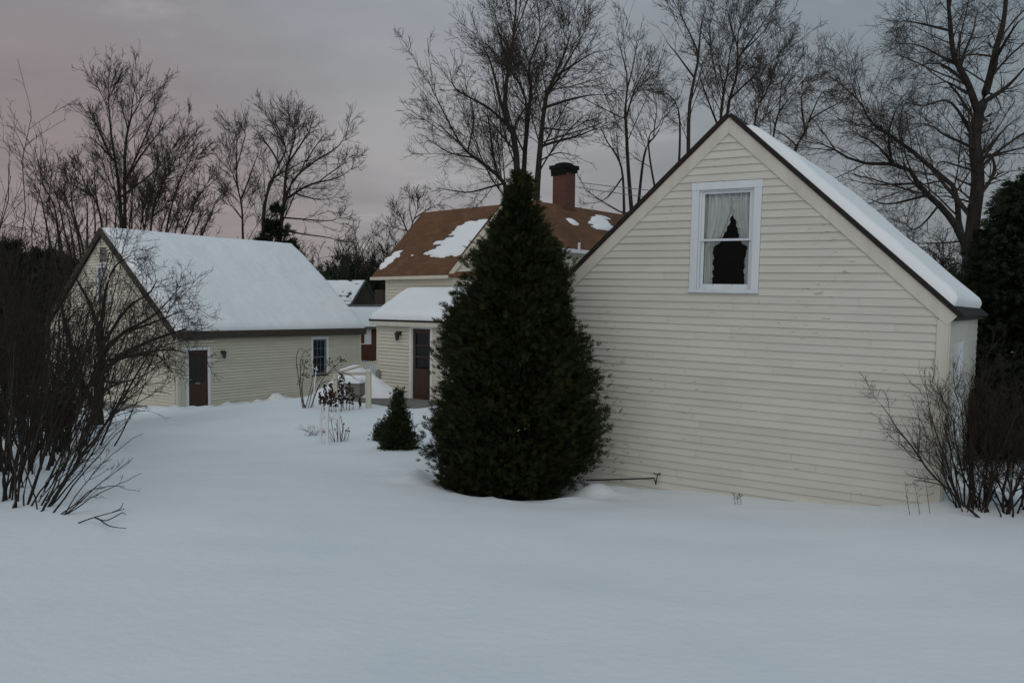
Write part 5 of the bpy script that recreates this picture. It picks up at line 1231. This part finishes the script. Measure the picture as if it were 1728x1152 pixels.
# ---------------------------------------------------------------- garden things
def build_garden():
    rng = random.Random(9)
    # porch railing
    b = ground_at(622, 688); r = empty('porch_railing', b, 'cream wooden railing with a square corner post by the entry', 'railing')
    H = 1.0
    def rel(px, py, Y): return Vector(at(px, py, Y)-b)
    p = MB(); p.box(-0.07, 0.07, -0.07, 0.07, -0.2, H-0.03); p.box(-0.085, 0.085, -0.085, 0.085, H-0.03, H+0.01); p.build('post', M['trim_clean'], r, bevel=0.006)
    L = rel(566, 627, 24.8); g = gz(b[0]+L.x, b[1]+L.y)-b[2]
    q = MB(); q.box(L.x-0.06, L.x+0.06, L.y-0.06, L.y+0.06, g-0.2, L.z-0.02); q.build('post', M['trim_clean'], r, bevel=0.006)
    k = MB(); k.beam((0, 0, H-0.07), (L.x, L.y, L.z-0.06), 0.045, 0.085); k.build('rail', M['trim_clean'], r)
    e = Vector(HM @ Vector((-4.14, -1.3, 1.05)))-Vector(b); k = MB(); k.beam((L.x, L.y, L.z-0.05), (e.x, e.y, e.z+0.05), 0.045, 0.07); k.build('rail', M['trim_clean'], r)
    # snow pile beside the entry wall
    def pile(name, lab, cxy, sx, sy, h, seed, rot=0.0):
        n = 40; a = np.linspace(-1.3, 1.3, n); A, B = np.meshgrid(a, a)
        X = cxy[0]+(A*sx)*math.cos(rot)-(B*sy)*math.sin(rot); Y = cxy[1]+(A*sx)*math.sin(rot)+(B*sy)*math.cos(rot)
        rr = np.hypot(A, B)
        Z = ground_z(X, Y)-0.05+h*np.clip(1-rr**1.5*0.72, 0, None)**1.1*(1+0.9*hash_noise(X, Y, 2.2, seed)+0.45*hash_noise(X, Y, 5, seed+1))
        V = np.stack([X, Y, Z], -1).reshape(-1, 3); i = (np.arange(n-1)[:, None]*n+np.arange(n-1)[None]).ravel()
        Fq = np.stack([i, i+1, i+n+1, i+n], 1); kp = (rr < 1.28).ravel(); Fq = Fq[kp[Fq].all(1)]
        org = V.mean(0); o = np_obj(name, V-org, Fq, M['snow']); o.location = org; tag(o, lab, 'snow pile', 'snow piles by the entry')
    p = HM @ Vector((-4.25, -1.75, 0)); pile('snow_pile', 'lumpy snow pile banked against the corner of the entry wall', (p.x, p.y), 1.25, 0.75, 0.48, 601, -0.6)
    p = at(598, 640, 27); pile('snow_pile', 'low snow heap behind the railing between garage and entry', (p[0], p[1]), 1.2, 0.9, 0.75, 605)
    p = at(470, 678, 31.2); pile('snow_pile', 'small snow ridge shovelled against the garage wall', (p[0], p[1]), 1.0, 0.35, 0.32, 609, 0.95)
    # snow-covered grey box
    c = at(598, 652, 25.0); r = empty('wooden_box', c, 'grey weathered wooden box with a cap of snow behind the railing', 'box', rot=(0, 0, math.radians(-14)))
    m = MB(); m.box(-0.20, 0.26, -0.2, 0.2, -0.25, 0.09); m.box(-0.23, 0.29, -0.23, 0.23, 0.09, 0.115); m.build('box_body', M['grey_wood'], r, bevel=0.008)
    snow_sheet('snow_cap', (-0.22, -0.22, 0.116), (1, 0, 0), (0, 1, 0), (0, 0, 1), 0.50, 0.44, 0.13, r, 620, 24, 20, rim=0.2)
    # triangular white trellis
    b = ground_at(556, 749); r = empty('garden_trellis', b, 'white wooden trellis frame with crossbars standing in the snow', 'trellis')
    f = at(553, 751, b[1]-0.12)-b; A = Vector((f[0], -0.14, 0)); B = Vector(at(541, 744, b[1]+0.12)-b); C = Vector(at(573, 748, b[1]+0.10)-b); hgt = 0.74
    tops = []
    for q, (P, w, hh) in enumerate(((A, 0.06, 0.82), (B, 0.034, 0.76), (C, 0.034, 0.74))):
        t = P*0.93+Vector((0, 0, hh)); t.x += -0.012; l = MB(); l.beam((P.x, P.y, -0.1), tuple(t), w); l.build('upright', M['white_clean'], r); tops.append((P, t))
    cb = MB()
    for z in (0.30, 0.55, 0.78):
        pts = [P.lerp(t, z/0.82) for P, t in tops]
        for u in range(3):
            v = (u+1) % 3; d = (pts[v]-pts[u])*0.06; cb.beam(tuple(pts[u]-d), tuple(pts[v]+d), 0.016)
    lo = [P.lerp(t, 0.45/0.82) for P, t in tops]; hi = [P.lerp(t, 0.66/0.82) for P, t in tops]
    for u, v in ((0, 1), (0, 2)):
        cb.beam(tuple(lo[u]), tuple(hi[u].lerp(hi[v], 0.8)), 0.013); cb.beam(tuple(hi[u]), tuple(lo[u].lerp(lo[v], 0.8)), 0.013)
    cb.build('crossbars', M['white_clean'], r)
    # leaning white stake with a crosspiece
    b = ground_at(527, 687); r = empty('garden_stake', b, 'slim white stake with a tilted crosspiece among the rose canes', 'stake')
    m = MB(); t = Vector(at(534, 618, b[1])-b); m.beam((0, 0, -0.1), tuple(t*0.66), 0.032); m.beam(tuple(t*0.6), tuple(t), 0.026); m.build('pole', M['white_clean'], r)
    m = MB(); u = Vector(at(527, 620, b[1]-.03)-b); v = Vector(at(537, 624, b[1]-.03)-b); m.beam(tuple(u), tuple(v), 0.022); m.build('crosspiece', M['white_clean'], r)
    # rose canes
    b = ground_at(520, 688); r = empty('rose_bush', b, 'arching bare rose canes with withered leaves in front of the garage window', 'rose bush'); Y = b[1]
    st = MB(); lf = MB()
    for cane, dy in ([((511, 690), (504, 640), (500, 605), (506, 588), (516, 592)), 0.2], [((513, 690), (508, 650), (507, 610), (514, 594), (527, 588)), -0.1], [((520, 689), (530, 650), (545, 635), (565, 625), (573, 630)), 0.3], [((524, 689), (536, 655), (552, 632), (575, 628)), -0.2],
                     [((514, 689), (510, 660), (512, 630), (514, 612)), 0.1], [((524, 688), (540, 650), (560, 642), (577, 638)), .4], [((515, 690), (523, 660), (527, 640), (526, 620)), -.2], [((535, 640), (548, 622), (556, 612)), 0], [((550, 632), (565, 618), (578, 606)), 0.1], [((575, 628), (590, 632), (604, 642)), 0.3], [((518, 690), (508, 670), (506, 640), (512, 600)), .5]):
        W = [at(px, py, Y+dy*q/len(cane)*2)-b for q, (px, py) in enumerate(cane)]; c = resample(W, 16); st.tube([tuple(x) for x in c], list(np.linspace(0.013, 0.006, 16)), 5)
    for (px, py, n, sp) in ((512, 618, 22, 5), (514, 632, 20, 5), (517, 610, 10, 4), (556, 612, 22, 4), (562, 618, 10, 4), (577, 607, 26, 4.5), (527, 612, 12, 4), (530, 622, 10, 5), (521, 598, 5, 3), (505, 645, 8, 3)):
        for q in range(n):
            p = Vector(at(px+rng.gauss(0, sp), py+rng.gauss(0, sp*.9), Y+rng.gauss(0, .12))-b); u = Vector((rng.gauss(0, 1), rng.gauss(0, 1), rng.gauss(0, 1))).normalized()*rng.uniform(.02, .05); v = u.cross(Vector((rng.gauss(0, 1), 1, rng.gauss(0, 1)))).normalized()*.018
            lf.quad(p-u, p+v, p+u, p-v)
    st.build('canes', M['red_twig'], r); lf.build('leaves', M['grey_wood'] if False else M['twig'], r)
    # dried plumes in a clump, each a stalk of its own
    spots = [(541, 688, 660, .8), (548, 690, 648, 1), (556, 692, 645, 1.1), (563, 688, 652, .8), (560, 694, 655, .9), (570, 690, 640, .8), (576, 692, 629, 1.2), (580, 688, 632, 1.1), (585, 690, 652, .8), (590, 692, 643, .9), (596, 690, 652, .9), (606, 689, 671, .7), (552, 694, 662, .8), (567, 694, 660, .8), (575, 694, 655, .8), (547, 693, 668, .7)]
    words = ['leftmost, thin', 'dense paler topped', 'tall twin headed', 'middling brown', 'front ragged', 'slim dark', 'tallest, thick', 'second tallest', 'short dark', 'leaning right hand', 'loose headed', 'rightmost, shortest']
    for k, (px, pb, pt, w) in enumerate(spots):
        b = ground_at(px, pb+1); H = (pb-pt)/F*b[1]; m = MB(); pl = MB(); lx = rng.gauss(0, .03); m.tube([(0, 0, -.05), (lx*.5, 0, H*.5), (lx, 0, H)], [0.008, 0.006, 0.004], 5)
        root = empty('dried_flower_stalk', b, 'dark brown dried flower stalk in the clump left of the railing post', 'dried flower', 'dried flower stalks by the railing')
        m.build('stem', M['twig'], root)
        for q in range(int(55*w)):
            f = rng.uniform(0.25, 1.0); rad = 0.05*w*(1.15-abs(f-.6))*rng.random()**.5; a = rng.uniform(0, 6.28); c = Vector((lx*f+rad*math.cos(a), rad*math.sin(a), H*f)); u = Vector((rng.gauss(0, .5), rng.gauss(0, .5), rng.uniform(-.3, 1))).normalized()*rng.uniform(.025, .06); v = u.cross(Vector((rng.gauss(0, 1), rng.gauss(0, 1), .2))).normalized()*rng.uniform(.016, .032)
            pl.quad(c-u, c+v, c+u, c-v)
        pl.build('plume', M['plume'], root)
    # coneflower stems by the trellis
    b = ground_at(572, 745); r = empty('seed_head_plant', b, 'thin dead stems with black round seed heads beside the white trellis', 'dead plant'); st = MB(); hd = MB()
    for (x0, x1, y1) in ((570, 569, 707), (571, 565, 724), (573, 572, 715), (574, 573, 721), (576, 580, 715), (578, 588, 722), (579, 584, 726), (577, 578, 727), (566, 559, 709), (566, 553, 723), (564, 547, 729), (573, 575, 703), (582, 589, 727), (570, 570, 730), (575, 566, 713)):
        a = at(x0, 746, b[1]+rng.gauss(0, .06))-b; a[2] = -.04; t = at(x1, y1, b[1]+rng.gauss(0, .1))-b; c = resample([a, (a+t)/2+np.array([rng.gauss(0, .02), 0, .02]), t], 7); st.tube([tuple(q) for q in c], [.006]*7, 4)
        rr = rng.choice((.010, .014, .022)); hd.lathe([(0.003, -rr), (rr, -rr*.4), (rr*.9, rr*.5), (.003, rr)], tuple(t), 7)
    st.build('stems', M['twig'], r); hd.build('seed_heads', M['black_metal'], r)
    # low reddish sprig left of the trellis
    b = ground_at(527, 735); shrub('low_sprig', 'faint low pinkish sprig lying in the snow left of the trellis', [((b[0]+rng.uniform(-.22, .22), b[1]+rng.gauss(0, .05), b[2]-.02), (b[0]+rng.uniform(-.32, .32), b[1]+rng.gauss(0, .1), b[2]+rng.uniform(.05, .16)), (0, 0, .1)) for q in range(14)], 630, cat='twigs', mat='red_twig', minr=0.002, rad=0.006, levels=2, dens=2)
    # fallen branch near the left shrub
    b = ground_at(135, 881); r = shrub('fallen_branch', 'forked dark twig poking out of the snow right of the nearest shrub', [], 1) if False else None
    r = empty('fallen_branch', b, 'forked dark twig poking out of the snow right of the nearest shrub', 'twig'); m = MB()
    for cane in (((132, 882), (160, 872), (190, 864), (210, 858)), ((160, 873), (180, 878), (205, 865), (212, 868)), ((165, 874), (185, 887), (213, 891)), ((190, 864), (203, 858), (208, 848))):
        W = []
        for (px, py) in cane:
            g = ground_at(px, py+(2 if px < 140 else 10)); W.append(np.array(at(px, py, g[1]))-b)
        c = resample(W, 10); m.tube([tuple(q) for q in c], list(np.linspace(.007, .003, 10)), 5)
    m.build('twigs', M['shrub_bark'], r)
    # sprigs along the barn foot
    for k, (px, py, hpx, n, lab) in enumerate([(1249, 852, 20, 3, 'tiny dead weed stem in the snow at the middle of the barn wall'), (1562, 868, 62, 3, 'tall thin dead stems at the foot of the barn corner')]):
        b = ground_at(px, py); r = empty('dead_weed', b, lab, 'dead weed'); m = MB()
        for q in range(n):
            x = (q-n/2)*0.06*(hpx/60)*2; H = hpx/F*b[1]*rng.uniform(.7, 1.1); m.tube([(x, 0, -.05), (x-.03*(hpx/40), .01, H*.6), (x-.05*(hpx/40)+rng.gauss(0, .01), 0, H)], [.004, .003, .002], 4)
            for z in (.5, .7, .85): m.tube([(x-.03, 0, H*z), (x-.03+rng.gauss(0, .03), .01, H*z+.03)], [.003, .004], 4)
        m.build('stems', M['red_twig'], r)
    # rod and bracket on the barn wall
    a = BM @ Vector((-4.9, -0.22, -0.28)); t = BM @ Vector((-3.80, -0.13, -0.11)); r = empty('wall_rod', t, 'thin black rod running from behind the cedar to a bracket on the barn wall', 'rod'); m = MB(); m.tube([tuple(Vector(a)-Vector(t)), (0, 0, 0)], 0.012, 6); m.build('rod', M['black_metal'], r)
    BR = BM.to_3x3(); m = MB()
    for p, q in (((0, 0, 0.0), (0.02, .02, -.10)), ((0.02, .02, -.10), (.05, .0, .07)), ((-.02, .0, .075), (.09, .0, .06)), ((.05, .0, .065), (.05, .11, .065))): m.tube([tuple(BR @ Vector(p)), tuple(BR @ Vector(q))], 0.009, 5)
    m.build('bracket', M['black_metal'], r)
build_garden()
print('objects', len(bpy.data.objects), 'faces', sum(len(m.polygons) for m in bpy.data.meshes))
